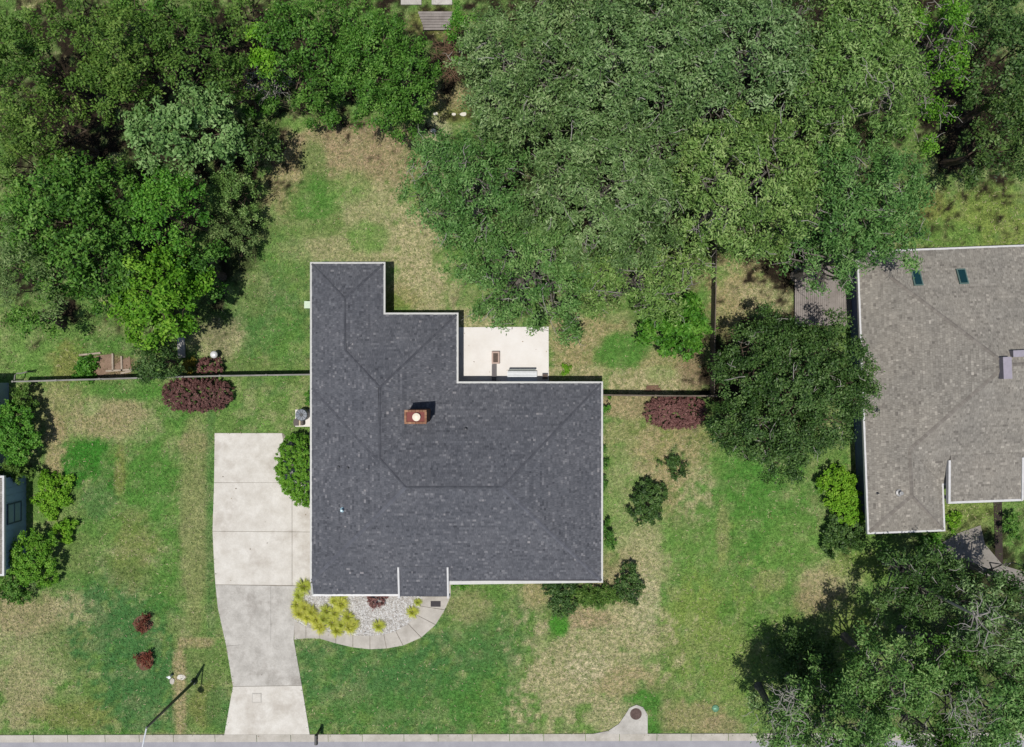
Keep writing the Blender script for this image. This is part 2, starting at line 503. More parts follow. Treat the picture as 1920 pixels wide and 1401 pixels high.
kerb = link('kerb', None)
kerb['kind'] = 'structure'
def kerb_piece(x0, x1):
    mb = MB()
    def sect(x):
        y = W(x, blade_line(x))[1]
        X = W(x, 0)[0]
        return [(X, y, 0.0), (X, y, 0.02), (X, y+.16, .026), (X, y+.27, .06), (X, y+.44, .06), (X, y+.44, 0.0)]
    mb.add(sect(x0)+sect(x1), [(0, 1, 2, 3, 4, 5), (11, 10, 9, 8, 7, 6)]+[(i, i+6, (i+1) % 6+6, (i+1) % 6) for i in range(6)])
    return mb
x = -420.0
while x < 2350:
    w = random.choice([64, 70, 72, 78])
    kerb_piece(x, x+w-0.9).build('kerb_segment', kerb_mat, kerb)
    x += w

drive = link('driveway', None)
drive['kind'] = 'structure'
DL = [(812, 403), (905, 402), (997, 399), (1060, 402), (1097, 404.5), (1140, 409), (1207, 424), (1285, 437.5), (1377, 421)]      # left edge: y, x
DR = [(812, 530), (905, 622), (997, 622), (1060, 622), (1097, 600), (1130, 556), (1200, 551), (1285, 566), (1377, 581)]
def edge(tab, y): return float(np.interp(y, [t[0] for t in tab], [t[1] for t in tab]))
def P2(*pts): return [tuple(W(a_, b_)[:2]) for a_, b_ in pts]
drive_poly = P2(*([(t[1], t[0]) for t in DL]+[(t[1], t[0]) for t in DR[::-1]]))
mb = MB()
mb.prism(drive_poly, 0.002, 0.02)
o = mb.build('joint_bed', joint_mat, drive)
rows = [(812, 812, 905, 904), (905, 904, 996, 998), (996, 998, 1096, 1099), (1096, 1099, 1211, 1200), (1211, 1200, 1287, 1285), (1287, 1285, 1378, 1378)]
def slab(quad, m, parent, z=0.045, name='concrete_slab', n=3):
    mb = MB()
    mb.prism(P2(*quad), 0.006, z+random.uniform(-.004, .004))
    return mb.build(name, m, parent)
g_ = 0.40
for i, (yl0, yr0, yl1, yr1) in enumerate(rows):
    m_ = conc_mat if i < 3 or i == 5 else conc_old
    # left edge follows the bend of the drive
    def lx(y): return edge(DL, y)
    def rx(y): return edge(DR, y)
    mid = 548 if i < 4 else None
    def side(f, ya, yb):
        ys = [ya]+[t[0] for t in DL if ya+4 < t[0] < yb-4]+[yb]
        return [(f(y), y) for y in ys]
    if mid and i < 3:
        cols = [(lx, lambda y: 482.0 if i < 1 else 548.0)] if i == 0 else [(lx, lambda y: 548.0)]
        left = side(lx, yl0+g_, yl1-g_)
        mm = 548 if i else None
        if i == 0:
            slab(left+[(rx(yr1)-18, yr1-g_), (rx(yr0)-1, yr0+g_)] if False else left+[(545, yl1-g_), (529, yl0+g_)], m_, drive)
            slab([(546.2, yl1-g_), (620, yl1-g_), (620, 880), (540, 880)], m_, drive)
        else:
            slab(left+[(mid-g_, (yl1+yr1)/2-g_), (mid-g_, (yl0+yr0)/2+g_)], m_, drive)
            slab([(mid+g_, (yl0+yr0)/2+g_), (mid+g_, (yl1+yr1)/2-g_), (620, yr1-g_), (620, yr0+g_)], m_, drive)
    elif i == 3:
        slab(side(lx, yl0+g_, yl1-g_)+[(508, 1205), (508, 1098)], m_, drive)
        slab([(508.25, 1098.5), (508.25, 1204.5), (551-g_, 1200.5), (555, 1130), (596, 1099)], m_, drive)
    else:
        slab(side(lx, yl0+g_, yl1-g_)+[(rx(y), y) for y in (yr1-g_, yr0+g_)], m_, drive)
# utility cover let into the apron
box = thing('utility_cover', W(482, 1308, .05), 'small square pale utility cover set flush in the driveway apron', 'utility cover')
mb = MB(); c0 = W(482, 1308)
mb.box((c0[0], c0[1], .052), (.56, .56, .014)); mb.build('cover_frame', conc_old, box)
mb = MB(); mb.box((c0[0], c0[1], .064), (.46, .46, .012)); mb.build('lid', conc_mat, box)

walk = link('front_walk', None)
walk['kind'] = 'structure'
WO = [(552, 1199), (574, 1196.5), (600, 1197), (630, 1206), (662, 1213.5), (694, 1217), (725, 1215.5), (756, 1210), (790, 1195), (817, 1171), (834, 1143), (845, 1118), (845, 1090)]
WI = [(552, 1164), (574, 1175), (600, 1181.5), (630, 1187.5), (662, 1190.5), (694, 1192), (720, 1189.5), (742, 1183), (766, 1169.5), (780, 1152), (788, 1136), (793, 1118), (793, 1090)]
for i in range(len(WO)-1):
    if i in (9, ):
        pass
    a0, a1, b0, b1 = np.array(WO[i]), np.array(WO[i+1]), np.array(WI[i]), np.array(WI[i+1])
    e = 0.018
    q = [a0+(a1-a0)*e, a0+(a1-a0)*(1-e), b0+(b1-b0)*(1-e), b0+(b1-b0)*e]
    slab(q, walk_mat, walk, .05)
walk_poly = P2(*(WO+WI[::-1]))
mb = MB(); mb.prism(walk_poly, 0.002, 0.018); mb.build('joint_bed', joint_mat, walk)

patio = link('patio', None); patio['kind'] = 'structure'
patio_poly = P2((855, 614), (1028, 612), (1029, 735), (855, 735))
slab([(855, 614), (1028.5, 613), (1029, 735), (855, 735)], patio_mat, patio, .08)

# gravel bed by the front door
bed_poly_px = WI[:12]+[(793, 1095), (590, 1095), (562, 1098), (548, 1125), (548, 1150)]
bed_poly = P2(*bed_poly_px)
bed_mat = mottled('bed_sand', A(172, 166, 158), A(204, 199, 192), 4, 30)
mb = MB(); mb.prism(bed_poly, 0.003, 0.022); mb.build('gravel_bed', bed_mat, structure=True)
stone_mat = tinted('white_stones', [(0, A(160, 156, 150)), (.2, A(212, 208, 202)), (.6, A(238, 236, 232)), (1, A(253, 253, 252))], 0.8)
mb = MB()
bx = np.array(bed_poly)
for _ in range(9000):
    x, y = random.uniform(bx[:, 0].min(), bx[:, 0].max()), random.uniform(bx[:, 1].min(), bx[:, 1].max())
    if not inside(bed_poly, np.array([x]), np.array([y]))[0]: continue
    r = random.uniform(.025, .06)
    z = .022+random.uniform(0, .03)
    a_ = random.random()*6.28
    ca, sa = math.cos(a_)*r, math.sin(a_)*r
    k1, k2 = random.uniform(.6, 1), random.uniform(.6, 1)
    mb.add([(x+ca, y+sa, z), (x-sa*k1, y+ca*k1, z), (x-ca*k2, y-sa*k2, z), (x+sa, y-ca, z), (x+random.uniform(-.01, .01), y, z+r*.75)],
           [(0, 1, 4), (1, 2, 4), (2, 3, 4), (3, 0, 4)], random.random())
mb.build('gravel', stone_mat, stuff=True)

# storm drain apron
drain = link('storm_drain_apron', None); drain['kind'] = 'structure'
apr = [(1112, 1375.6), (1140, 1370), (1160, 1357), (1172, 1340), (1180, 1327), (1193, 1321), (1206, 1326), (1214, 1340), (1214, 1375.6)]
mb = MB(); mb.prism(P2(*apr), .003, .06); mb.build('concrete_slab', conc_old, drain)
mh = thing('manhole_cover', W(1192, 1338, .06), 'round rusty brown manhole cover in the concrete apron by the kerb', 'manhole cover')
rust = mottled('rusty_iron', A(84, 66, 60), A(112, 92, 86), 8, 50, 0.8)
c0 = W(1192, 1338)
mb = MB(); mb.lathe((c0[0], c0[1], .058), [(.34, 0), (.34, .012), (.30, .014)], 24); mb.build('ring', rust, mh)
mb = MB()
mb.lathe((c0[0], c0[1], .060), [(.29, 0), (.29, .018)], 24)
for i in range(-4, 5):
    l = math.sqrt(max(.27**2-(i*.06)**2, 0))*2
    mb.box((c0[0]+i*.06, c0[1], .082), (.02, l, .008))
mb.build('lid', rust, mh)

# ------------------------------------------------------------------ houses
PITCH = 0.40
roof_slate = tinted('charcoal_shingles', [(0, A(78, 80, 87)), (.35, A(97, 99, 106)), (.7, A(113, 115, 122)), (.93, A(138, 138, 143)), (1, A(154, 152, 155))], 0.95, 0.15, .38, 11, True)
roof_tan = tinted('weathered_tan_shingles', [(0, A(124, 119, 113)), (.35, A(149, 144, 136)), (.7, A(166, 161, 152)), (.93, A(186, 180, 170)), (1, A(196, 190, 180))], 0.95, 0.15, .38, 11, True)
under_slate = mottled('charcoal_underlay', A(56, 56, 64), A(72, 72, 80), 2, 40)
under_tan = mottled('tan_underlay', A(110, 102, 98), A(128, 120, 114), 2, 40)
cap_slate = tinted('charcoal_ridge_shingles', [(0, A(100, 102, 110)), (1, A(116, 118, 126))], .95, .15, .3, 40)
cap_shade = tinted('shade_toned_hip_shingles', [(0, A(86, 88, 95)), (1, A(100, 102, 109))], .95, .15, .3, 40)  # self-shadow of the north hips put into the colour; ridges and crease share it
cap_tan = tinted('tan_ridge_shingles', [(0, A(132, 126, 119)), (1, A(154, 148, 140))], .95, .15, .3, 40)
white_trim = painted('white_trim', A(214, 214, 214), .5)
gutter_paint = painted('gutter_paint', A(186, 187, 184), .5)
brick_mat = mottled('house_brick', A(150, 110, 90), A(172, 130, 108), 3, 60)
stucco = mottled('pale_stucco', A(190, 182, 168), A(206, 198, 184), 2, 50)
blue_siding = painted('blue_siding', A(166, 192, 214), .7)

class Frame:
    """a house's own axes: photograph pixels at eave height, turned about a pivot"""
    def __init__(s, eave, rot=0.0, pivot=(0, 0)):
        s.h, s.k = eave, (CAM_H-eave)/CAM_H/PX
        s.c, s.s, s.p = math.cos(rot), math.sin(rot), pivot
    def xy(s, p):
        dx, dy = p[0]-s.p[0], -(p[1]-s.p[1])
        X, Y = s.c*dx-s.s*dy, s.s*dx+s.c*dy
        return ((s.p[0]+X-960)*s.k, (700.5-s.p[1]+Y)*s.k)
    def pt(s, p, d, dz=0.0):          # d: rise in pixels of run
        x, y = s.xy(p)
        return Vector((x, y, s.h+d*s.k*PITCH+dz))

def scan(poly, t):
    xs = []
    n = len(poly)
    for i in range(n):
        (s0, t0), (s1, t1) = poly[i], poly[(i+1) % n]
        if (t0 > t) != (t1 > t): xs.append(s0+(s1-s0)*(t-t0)/(t1-t0))
    return (min(xs), max(xs)) if len(xs) >= 2 else None

def shingle_plane(mb, pts, down, expo=.125, seed=0):
    """courses of single shingles over a flat roof polygon; down = horizontal direction of its eave"""
    rng = random.Random(seed)
    pts = [Vector(p) for p in pts]
    nrm = Vector((0, 0, 0))
    for i in range(1, len(pts)-1): nrm += (pts[i]-pts[0]).cross(pts[i+1]-pts[0])
    nrm.normalize()
    if nrm.z < 0: nrm = -nrm
    down = Vector((down[0], down[1], 0))
    u = nrm.cross(-down).normalized()           # along the eave
    v = u.cross(nrm).normalized()
    if v.z > 0: v = -v
    v = -v                                      # up the slope
    o = pts[0]
    loc = [((p-o).dot(u), (p-o).dot(v)) for p in pts]
    tmin, tmax = min(l[1] for l in loc), max(l[1] for l in loc)
    def P(s, t, z): return o+u*s+v*t+nrm*z
    t = tmin
    while t < tmax-.01:
        t1 = min(t+expo, tmax)
        a, b = scan(loc, t+.004), scan(loc, t1-.004)
        if a and b:
            lo = min(a[0], b[0]); hi = max(a[1], b[1])
            s = lo-rng.uniform(0, .3)
            row = max(min(rng.gauss(0, .045), .07), -.07)
            while s < hi:
                w = rng.choice([.09, .12, .16, .21])
                e = s+w
                b0, b1 = max(s, a[0]), min(e, a[1])
                c0, c1 = max(s, b[0]), min(e, b[1])
                if b1-b0 > .01 or c1-c0 > .01:
                    if b1 < b0: b0 = b1 = min(max((b0+b1)/2, a[0]), a[1])
                    if c1 < c0: c0 = c1 = min(max((c0+c1)/2, b[0]), b[1])
                    z = rng.choice([.014, .018, .026])
                    r = rng.random()
                    tint = min(max(.5+row+(.16 if r > .86 else -.16 if r < .14 else 0)+rng.gauss(0, .13), 0), 1)
                    g = .004
                    mb.add([P(b0+g, t, z-.02), P(b1-g, t, z-.02), P(b1-g, t, z), P(b0+g, t, z), P(c1-g, t1+.01, .004), P(c0+g, t1+.01, .004)],
                           [(0, 1, 2, 3), (3, 2, 4, 5)], tint)
                s = e
        t = t1

def plane_z(pts):
    p = [Vector(q) for q in pts]
    n = (p[1]-p[0]).cross(p[2]-p[0])
    return lambda x, y: p[0].z-((x-p[0].x)*n.x+(y-p[0].y)*n.y)/n.z

def roof_cap(name, a, b, zfun, m, parent, rng, wide=.10, lift=.05):
    a, b = Vector(a), Vector(b)
    d = Vector((b.x-a.x, b.y-a.y, 0)); L = d.length; d.normalize()
    sd = Vector((-d.y, d.x, 0))
    mb = MB(); s = 0.0
    while s < L-.02:
        e = min(s+.16, L)
        p0, p1 = a.lerp(b, s/L), a.lerp(b, e/L)
        t = rng.random()
        def at(p, off, dz):
            q = p+sd*off
            return (q.x, q.y, (zfun(q.x, q.y) if off else max(zfun(q.x, q.y), p.z))+dz)
        mb.add([at(p0, -wide, .028), at(p0, 0, lift+.012), at(p0, wide, .028), at(p1, -wide, .02), at(p1, 0, lift), at(p1, wide, .02)],
               [(0, 1, 4, 3), (1, 2, 5, 4)], t)
        s = e
    return mb.build(name, m, parent, stuff=True)

def gutter_run(F, loop, m, parent, name='gutter', wpx=3.6, zlo=-.17, zhi=.015, skip=()):
    """a box gutter outside every edge of an eave outline, mitred at the corners"""
    n = len(loop)
    area = sum(loop[i][0]*loop[(i+1) % n][1]-loop[(i+1) % n][0]*loop[i][1] for i in range(n))
    sg = 1 if area > 0 else -1
    nr = []
    for i in range(n):
        dx, dy = loop[(i+1) % n][0]-loop[i][0], loop[(i+1) % n][1]-loop[i][1]
        l = math.hypot(dx, dy); nr.append((sg*dy/l, -sg*dx/l))
    off = [(loop[i][0]+(nr[i-1][0]+nr[i][0])*wpx, loop[i][1]+(nr[i-1][1]+nr[i][1])*wpx) for i in range(n)]
    for i in range(n):
        if i in skip: continue
        j = (i+1) % n
        q = [F.xy(loop[i]), F.xy(loop[j]), F.xy(off[j]), F.xy(off[i])]
        mb = MB()
        mb.prism(q, F.h+zlo, F.h+zhi)
        mb.build(name, m, parent)

def walls(F, loop, inset, m, parent, ztop=None, name='wall', holes=()):
    n = len(loop)
    area = sum(loop[i][0]*loop[(i+1) % n][1]-loop[(i+1) % n][0]*loop[i][1] for i in range(n))
    sg = 1 if area > 0 else -1
    nr = []
    for i in range(n):
        dx, dy = loop[(i+1) % n][0]-loop[i][0], loop[(i+1) % n][1]-loop[i][1]
        l = math.hypot(dx, dy); nr.append((sg*dy/l, -sg*dx/l))
    ins = [(loop[i][0]-(nr[i-1][0]+nr[i][0])*inset, loop[i][1]-(nr[i-1][1]+nr[i][1])*inset) for i in range(n)]
    mb = MB()
    mb.prism([F.xy(p) for p in ins], 0.0, (F.h if ztop is None else ztop)-.10)
    return mb.build(name, m, parent), ins

# ---- the middle house
F1 = Frame(2.2)
xw, x3, x2, x1 = 585.0, 719.0, 856.0, 1127.0
n3, n2, n1, s1, s0 = 495.0, 590.0, 719.0, 1089.0, 1117.0
h3, h2 = (x3-xw)/2, (x2-xw)/2
hm = (s1-n1)/2
cx3, cx2 = xw+h3, xw+h2
yr = n1+hm
def roof1(px, py):
    a_ = np.minimum(np.minimum(px-xw, x1-px), np.minimum(py-n1, s1-py))
    b_ = np.minimum(np.minimum(px-xw, x2-px), py-n2)
    c_ = np.minimum(np.minimum(px-xw, x3-px), py-n3)
    b_ = np.where(py < yr, b_, -1e9); c_ = np.where(py < yr, c_, -1e9)
    return np.maximum(a_, np.maximum(b_, c_))
def zf1(X, Y):
    px, py = X/F1.k+960, 700.5-Y/F1.k
    return F1.h+float(roof1(px, py))*F1.k*PITCH
faces1 = {
    'west': ([(xw, s1, 0), (xw, n3, 0), (cx3, n3+h3, h3), (cx3, n2+h3, h3), (cx2, n2+h2, h2), (cx2, n1+h2, h2), (xw+hm, yr, hm)], (-1, 0)),
    'n3': ([(xw, n3, 0), (x3, n3, 0), (cx3, n3+h3, h3)], (0, 1)),
    'e3': ([(x3, n3, 0), (x3, n2, 0), (cx3, n2+h3, h3), (cx3, n3+h3, h3)], (1, 0)),
    'n2': ([(x3, n2, 0), (x2, n2, 0), (cx2, n2+h2, h2), (cx3, n2+h3, h3)], (0, 1)),
    'e2': ([(x2, n2, 0), (x2, n1, 0), (cx2, n1+h2, h2), (cx2, n2+h2, h2)], (1, 0)),
    'n1': ([(x2, n1, 0), (x1, n1, 0), (x1-hm, yr, hm), (xw+hm, yr, hm), (cx2, n1+h2, h2)], (0, 1)),
    'e1': ([(x1, n1, 0), (x1, s1, 0), (x1-hm, yr, hm)], (1, 0)),
    's1': ([(xw, s1, 0), (xw+hm, yr, hm), (x1-hm, yr, hm), (x1, s1, 0), (840, s1, 0), (840, s0, -(s0-s1)), (xw, s0, -(s0-s1))], (0, -1)),
}
c0 = W(860, 880)
house = thing('house', (c0[0], c0[1], 0), 'low house with charcoal grey hip roof, brick chimney and white patio behind', 'house')
mb, ub = MB(), MB()
for i, (k, (pts, dn)) in enumerate(faces1.items()):
    P3 = [F1.pt((p[0], p[1]), p[2]) for p in pts]
    shingle_plane(mb, P3, dn, seed=i)
    P3 = [p-Vector((0, 0, .035)) for p in P3]
    ub.add(P3, [tuple(range(len(P3)))])
roof = ub.build('roof', under_slate, house)
mb.build('shingles', roof_slate, roof, stuff=True)
rr = random.Random(5)
for (a_, b_) in (((xw, n3, 0), (cx3, n3+h3, h3)), ((x3, n3, 0), (cx3, n3+h3, h3)), ((cx3, n3+h3, h3), (cx3, n2+h3, h3)), ((cx3, n2+h3, h3), (cx2, n2+h2, h2)),
               ((x2, n2, 0), (cx2, n2+h2, h2)), ((cx2, n2+h2, h2), (cx2, n1+h2, h2)), ((cx2, n1+h2, h2), (xw+hm, yr, hm)), ((x1, n1, 0), (x1-hm, yr, hm)),
               ((xw, s1, 0), (xw+hm, yr, hm)), ((x1, s1, 0), (x1-hm, yr, hm)), ((xw+hm, yr, hm), (x1-hm, yr, hm))):
    south = a_[1] == s1
    roof_cap('ridge_cap', F1.pt(a_[:2], a_[2]), F1.pt(b_[:2], b_[2]), zf1, cap_slate if south else cap_shade, roof, rr, .10 if south else .065)
# the raised crease that runs up the west slope, along the old corner of the house
d_ = 132
roof_cap('ridge_cap', F1.pt((xw, 728), 0), F1.pt((xw+d_, 728+d_), d_), zf1, cap_shade, roof, rr, .065)
# low-pitched porch roof laid on the south slope
xa, xb, yt = 750.0, 838.0, 1060.0
ht, hb = (s1-yt), (s1-s0)
zt, zb_ = F1.h+ht*F1.k*PITCH+.02, F1.h+hb*F1.k*PITCH+.34
A0, A1, B0, B1 = F1.xy((xa, yt)), F1.xy((xb, yt)), F1.xy((xb, s0+1)), F1.xy((xa, s0+1))
pp = [Vector((*A0, zt)), Vector((*A1, zt)), Vector((*B0, zb_)), Vector((*B1, zb_))]
mb = MB(); mb.hexa([p-Vector((0, 0, .16)) for p in pp[::-1]]+[p-Vector((0, 0, .03)) for p in pp[::-1]])
porch = mb.build('porch_roof', under_slate, house)
mb = MB(); shingle_plane(mb, [pp[3], pp[0], pp[1], pp[2]], (0, -1), seed=44); mb.build('shingles', roof_slate, porch, stuff=True)
for xe in (xa-1.6, xb+2.2):
    p0, p1 = F1.xy((xe, yt)), F1.xy((xe, s0+4))
    mb = MB(); mb.beam((*p0, zt-.07), (*p1, zb_-.07), .10, .26); mb.build('rake_board', white_trim, porch)
# gutters and walls
eave1 = [(xw, n3), (x3, n3), (x3, n2), (x2, n2), (x2, n1), (x1, n1), (x1, s1), (842, s1), (xw, s1)]
gutter_run(F1, eave1, gutter_paint, house, skip=(7,))
mb = MB()
gz = F1.h+hb*F1.k*PITCH
mb.prism([F1.xy((xw-1.5, s0)), F1.xy((x_ := 843, s0)), F1.xy((843, s0+3.6)), F1.xy((xw-1.5, s0+3.6))], gz-.15, gz+.02)
mb.build('gutter', white_trim, house)
p0, p1 = F1.xy((xw-1.2, s1+3.7)), F1.xy((xw-1.2, s0))
mb = MB(); mb.beam((*p0, F1.h-.08), (*p1, gz-.06), .10, .18); mb.build('rake_board', gutter_paint, house)
wall1, ins1 = walls(F1, [(xw, n3), (x3, n3), (x3, n2), (x2, n2), (x2, n1), (x1, n1), (x1, s1), (840, s1), (840, s1-24), (752, s1-24), (752, s0-4), (xw, s0-4)], 12.5, stucco, house, 1.9)
sof = MB()
for (a_, b_, c_, d__) in ((xw, x3, n3, n2), (xw, x2, n2, n1), (xw, x1, n1, s1)):
    sof.prism([F1.xy(p) for p in ((a_, c_), (b_, c_), (b_, d__), (a_, d__))], F1.h-.15-.001*a_/1000, F1.h-.11)
sof.build('soffit', white_trim, house)
# a sliding glass door to the patio and windows that look on the yard
glass = painted('window_glass', A(40, 52, 60), .08)
def wall_window(parent, xy, wide, high, zc, face, name='window'):
    yaw = {'E': 0.0, 'N': math.pi/2, 'W': math.pi}[face]
    dx, dy = math.cos(yaw), math.sin(yaw)
    mb = MB(); mb.box((xy[0]+dx*.01, xy[1]+dy*.01, zc), (.05, wide, high), yaw)
    w_ = mb.build(name, glass, parent)
    mb = MB()
    for s_ in (-1, 0, 1):
        mb.box((xy[0]+dx*.03-dy*s_*wide/2, xy[1]+dy*.03+dx*s_*wide/2, zc), (.06, .06, high+.06), yaw)
    for s_ in (-1, 1):
        mb.box((xy[0]+dx*.034, xy[1]+dy*.034, zc+s_*high/2), (.06, wide-.06, .06), yaw)
    mb.build('frame', white_trim, w_)
wx, wy = F1.xy((x2-12.5, 650)); wall_window(house, (wx, wy), 2.4, 1.7, .95, 'E', 'sliding_door')
wx, wy = F1.xy((930, n1+12.5)); wall_window(house, (wx, wy), 1.6, 1.0, 1.2, 'N')
wx, wy = F1.xy((1080, n1+12.5)); wall_window(house, (wx, wy), 1.2, 1.0, 1.2, 'N')
wx, wy = F1.xy((x3-12.5, 540)); wall_window(house, (wx, wy), 1.2, 1.0, 1.2, 'E')
# chimney
ch_x, ch_y = 779.0, 782.0
cz = 5.35
c0 = W(ch_x, ch_y, cz)
red_brick = tinted('chimney_brick', [(0, A(104, 72, 58)), (.5, A(146, 104, 82)), (1, A(184, 142, 112))], .9, .2, .2, 60)
terracotta = painted('red_brown_crown', A(128, 62, 54), .8)
mb = MB()
cw, cd = 1.10, .66
zb = zf1(c0[0], c0[1])-.5
mb.box((c0[0], c0[1], (zb+cz-.12)/2), (cw-.10, cd-.10, cz-.12-zb), tint=.15)
chim = mb.build('chimney', mottled('mortar', A(140, 128, 116), A(160, 148, 134)), house)
zc = zb
row = 0
mb = MB()
while zc < cz-.14:
    for sx, sy, L, yw in ((0, -1, cw, 0), (0, 1, cw, 0), (-1, 0, cd, math.pi/2), (1, 0, cd, math.pi/2)):
        t = -L/2+(.1 if row % 2 else 0)
        while t < L/2-.02:
            e = min(t+.2, L/2)
            m_ = (t+e)/2
            cx_ = c0[0]+(m_ if yw == 0 else sx*(cw/2-.05)); cy_ = c0[1]+(m_ if yw else sy*(cd/2-.05))
            mb.box((cx_, cy_, zc+.032), (e-t-.012, .1, .062), yw, rr.random())
            t = e
    zc += .074; row += 1
mb.build('bricks', red_brick, chim, stuff=True)
mb = MB()
for sx, sy, L, yw in ((0, -1, cw+.06, 0), (0, 1, cw+.06, 0), (-1, 0, cd-.14, math.pi/2), (1, 0, cd-.14, math.pi/2)):
    t = -L/2
    k = max(int(round(L/.2)), 1)
    for i in range(k):
        e = t+L/k
        m_ = (t+e)/2
        cx_ = c0[0]+(m_ if yw == 0 else sx*(cw/2-.02)); cy_ = c0[1]+(m_ if yw else sy*(cd/2-.02))
        mb.box((cx_, cy_, cz-.035), (e-t-.012, .11, .11), yw, .4+.6*rr.random())
        t = e
mb.build('top_course', red_brick, chim, stuff=True)
mb = MB(); mb.box((c0[0], c0[1], cz-.09), (cw-.14, cd-.14, .06)); mb.build('crown', terracotta, chim)
mb = MB(); mb.lathe((c0[0]+.06, c0[1], cz-.06), [(.17, 0), (.17, .16), (.21, .17), (.21, .21), (.08, .235)], 24); mb.build('flue_cap', painted('cream_metal', A(236, 224, 200), .5), chim)
# plumbing vents through the roof
vent_mat = painted('lead_grey', A(58, 60, 66), .6)
pale_blue = painted('pale_blue_metal', A(150, 186, 200), .4)
def vent(px, py, r, hgt, m, parent, fn, hguess=3.6):
    p = W(px, py, hguess)
    z = fn(p[0], p[1])
    p = W(px, py, z+hgt)
    z = fn(p[0], p[1])
    mb = MB(); mb.lathe((p[0], p[1], z-.05), [(r*2, .03), (r*1.9, .07), (r, .09), (r, hgt+.05), (r*.7, hgt+.055)], 12); mb.build('vent_pipe', m, parent)
vent(640, 958, .075, .38, pale_blue, roof, zf1)
vent(873, 805, .06, .30, vent_mat, roof, zf1)
vent(634, 876, .04, .2, vent_mat, roof, zf1)
vent(652, 878, .04, .2, vent_mat, roof, zf1)

# ---- the right-hand house
F2 = Frame(2.5, math.radians(2.2), (1630, 1002))
W2, E2, N2, S2 = 1630.0, 2130.0, 474.0, 912.0
hm2 = (S2-N2)/2
WR, WS = 1769.0, 998.0
hw = (WR-W2)/2
ry2 = N2+hm2
faces2 = {
    'west': ([(W2, WS, 0), (W2, N2, 0), (W2+hm2, ry2, hm2), (W2+hw, S2-hw, hw), (W2+hw, WS-hw, hw)], (-1, 0)),
    'north': ([(W2, N2, 0), (E2, N2, 0), (E2-hm2, ry2, hm2), (W2+hm2, ry2, hm2)], (0, 1)),
    'east': ([(E2, N2, 0), (E2, S2, 0), (E2-hm2, ry2, hm2)], (1, 0)),
    'south': ([(E2, S2, 0), (WR, S2, 0), (W2+hw, S2-hw, hw), (W2+hm2, ry2, hm2), (E2-hm2, ry2, hm2)], (0, -1)),
    'wing_e': ([(WR, S2, 0), (WR, WS, 0), (W2+hw, WS-hw, hw), (W2+hw, S2-hw, hw)], (1, 0)),
    'wing_s': ([(WR, WS, 0), (W2, WS, 0), (W2+hw, WS-hw, hw)], (0, -1)),
}
def turn(d): return (F2.c*d[0]-F2.s*d[1], F2.s*d[0]+F2.c*d[1])
def zf2(X, Y):
    X0, Y0 = X/F2.k+960-F2.p[0], Y/F2.k-700.5+F2.p[1]
    dx, dy = F2.c*X0+F2.s*Y0, -F2.s*X0+F2.c*Y0
    px, py = F2.p[0]+dx, F2.p[1]-dy
    a_ = min(px-W2, E2-px, py-N2, S2-py)
    b_ = min(px-W2, WR-px, WS-py) if py > ry2 else -1e9
    return F2.h+max(a_, b_)*F2.k*PITCH
c0 = W(1760, 760)
house2 = thing('house', (c0[0], c0[1], 0), 'neighbour house at the right edge with tan shingle roof, two skylights and white trim', 'house')
mb, ub = MB(), MB()
for i, (k, (pts, dn)) in enumerate(faces2.items()):
    P3 = [F2.pt((p[0], p[1]), p[2]) for p in pts]
    shingle_plane(mb, P3, turn(dn), .13, seed=20+i)
    ub.add([p-Vector((0, 0, .035)) for p in P3], [tuple(range(len(P3)))])
roof2 = ub.build('roof', under_tan, house2)
mb.build('shingles', roof_tan, roof2, stuff=True)
for (a_, b_) in (((W2, N2, 0), (W2+hm2, ry2, hm2)), ((W2+hw, S2-hw, hw), (W2+hm2, ry2, hm2)), ((W2+hw, S2-hw, hw), (W2+hw, WS-hw, hw)), ((W2, WS, 0), (W2+hw, WS-hw, hw)), ((WR, WS, 0), (W2+hw, WS-hw, hw)), ((W2+hm2, ry2, hm2), (E2-hm2, ry2, hm2))):
    roof_cap('ridge_cap', F2.pt(a_[:2], a_[2]), F2.pt(b_[:2], b_[2]), zf2, cap_tan, roof2, rr)
eave2 = [(W2, N2), (E2, N2), (E2, S2), (WR, S2), (WR, WS), (W2, WS)]
gutter_run(F2, eave2, white_trim, house2, zlo=-.2)
# raised porch roof over its front door
xa, xb, yt, ys = 1776.0, 1908.0, 858.0, 944.0
ztop, zlow = F2.h+(S2-yt)*F2.k*PITCH+.04, F2.h+.42
C4 = [F2.xy(p) for p in ((xa, yt), (xb, yt), (xb, ys), (xa, ys))]
pp = [Vector((*C4[0], ztop)), Vector((*C4[1], ztop)), Vector((*C4[2], zlow)), Vector((*C4[3], zlow))]
mb = MB(); mb.hexa([p-Vector((0, 0, .2)) for p in pp[::-1]]+[p-Vector((0, 0, .03)) for p in pp[::-1]])
porch2 = mb.build('porch_roof', under_tan, house2)
mb = MB(); shingle_plane(mb, [pp[3], pp[0], pp[1], pp[2]], turn((0, -1)), .13, seed=77); mb.build('shingles', roof_tan, porch2, stuff=True)
for x_ in (xa-2, xb+2):
    p0, p1 = F2.xy((x_, yt+8)), F2.xy((x_, ys+2))
    mb = MB(); mb.beam((*p0, ztop-.12), (*p1, zlow-.06), .12, .28); mb.build('rake_board', white_trim, porch2)
mb = MB(); mb.beam((*F2.xy((xa-3.6, ys+2)), zlow-.08), (*F2.xy((xb+3.6, ys+2)), zlow-.08), .12, .2); mb.build('gutter', white_trim, porch2)
for x_ in (xa+6, xb-6):
    p_ = F2.xy((x_, ys-4)); mb = MB(); mb.box((p_[0], p_[1], (zlow-.2)/2), (.16, .16, zlow-.24)); mb.build('post', white_trim, porch2)
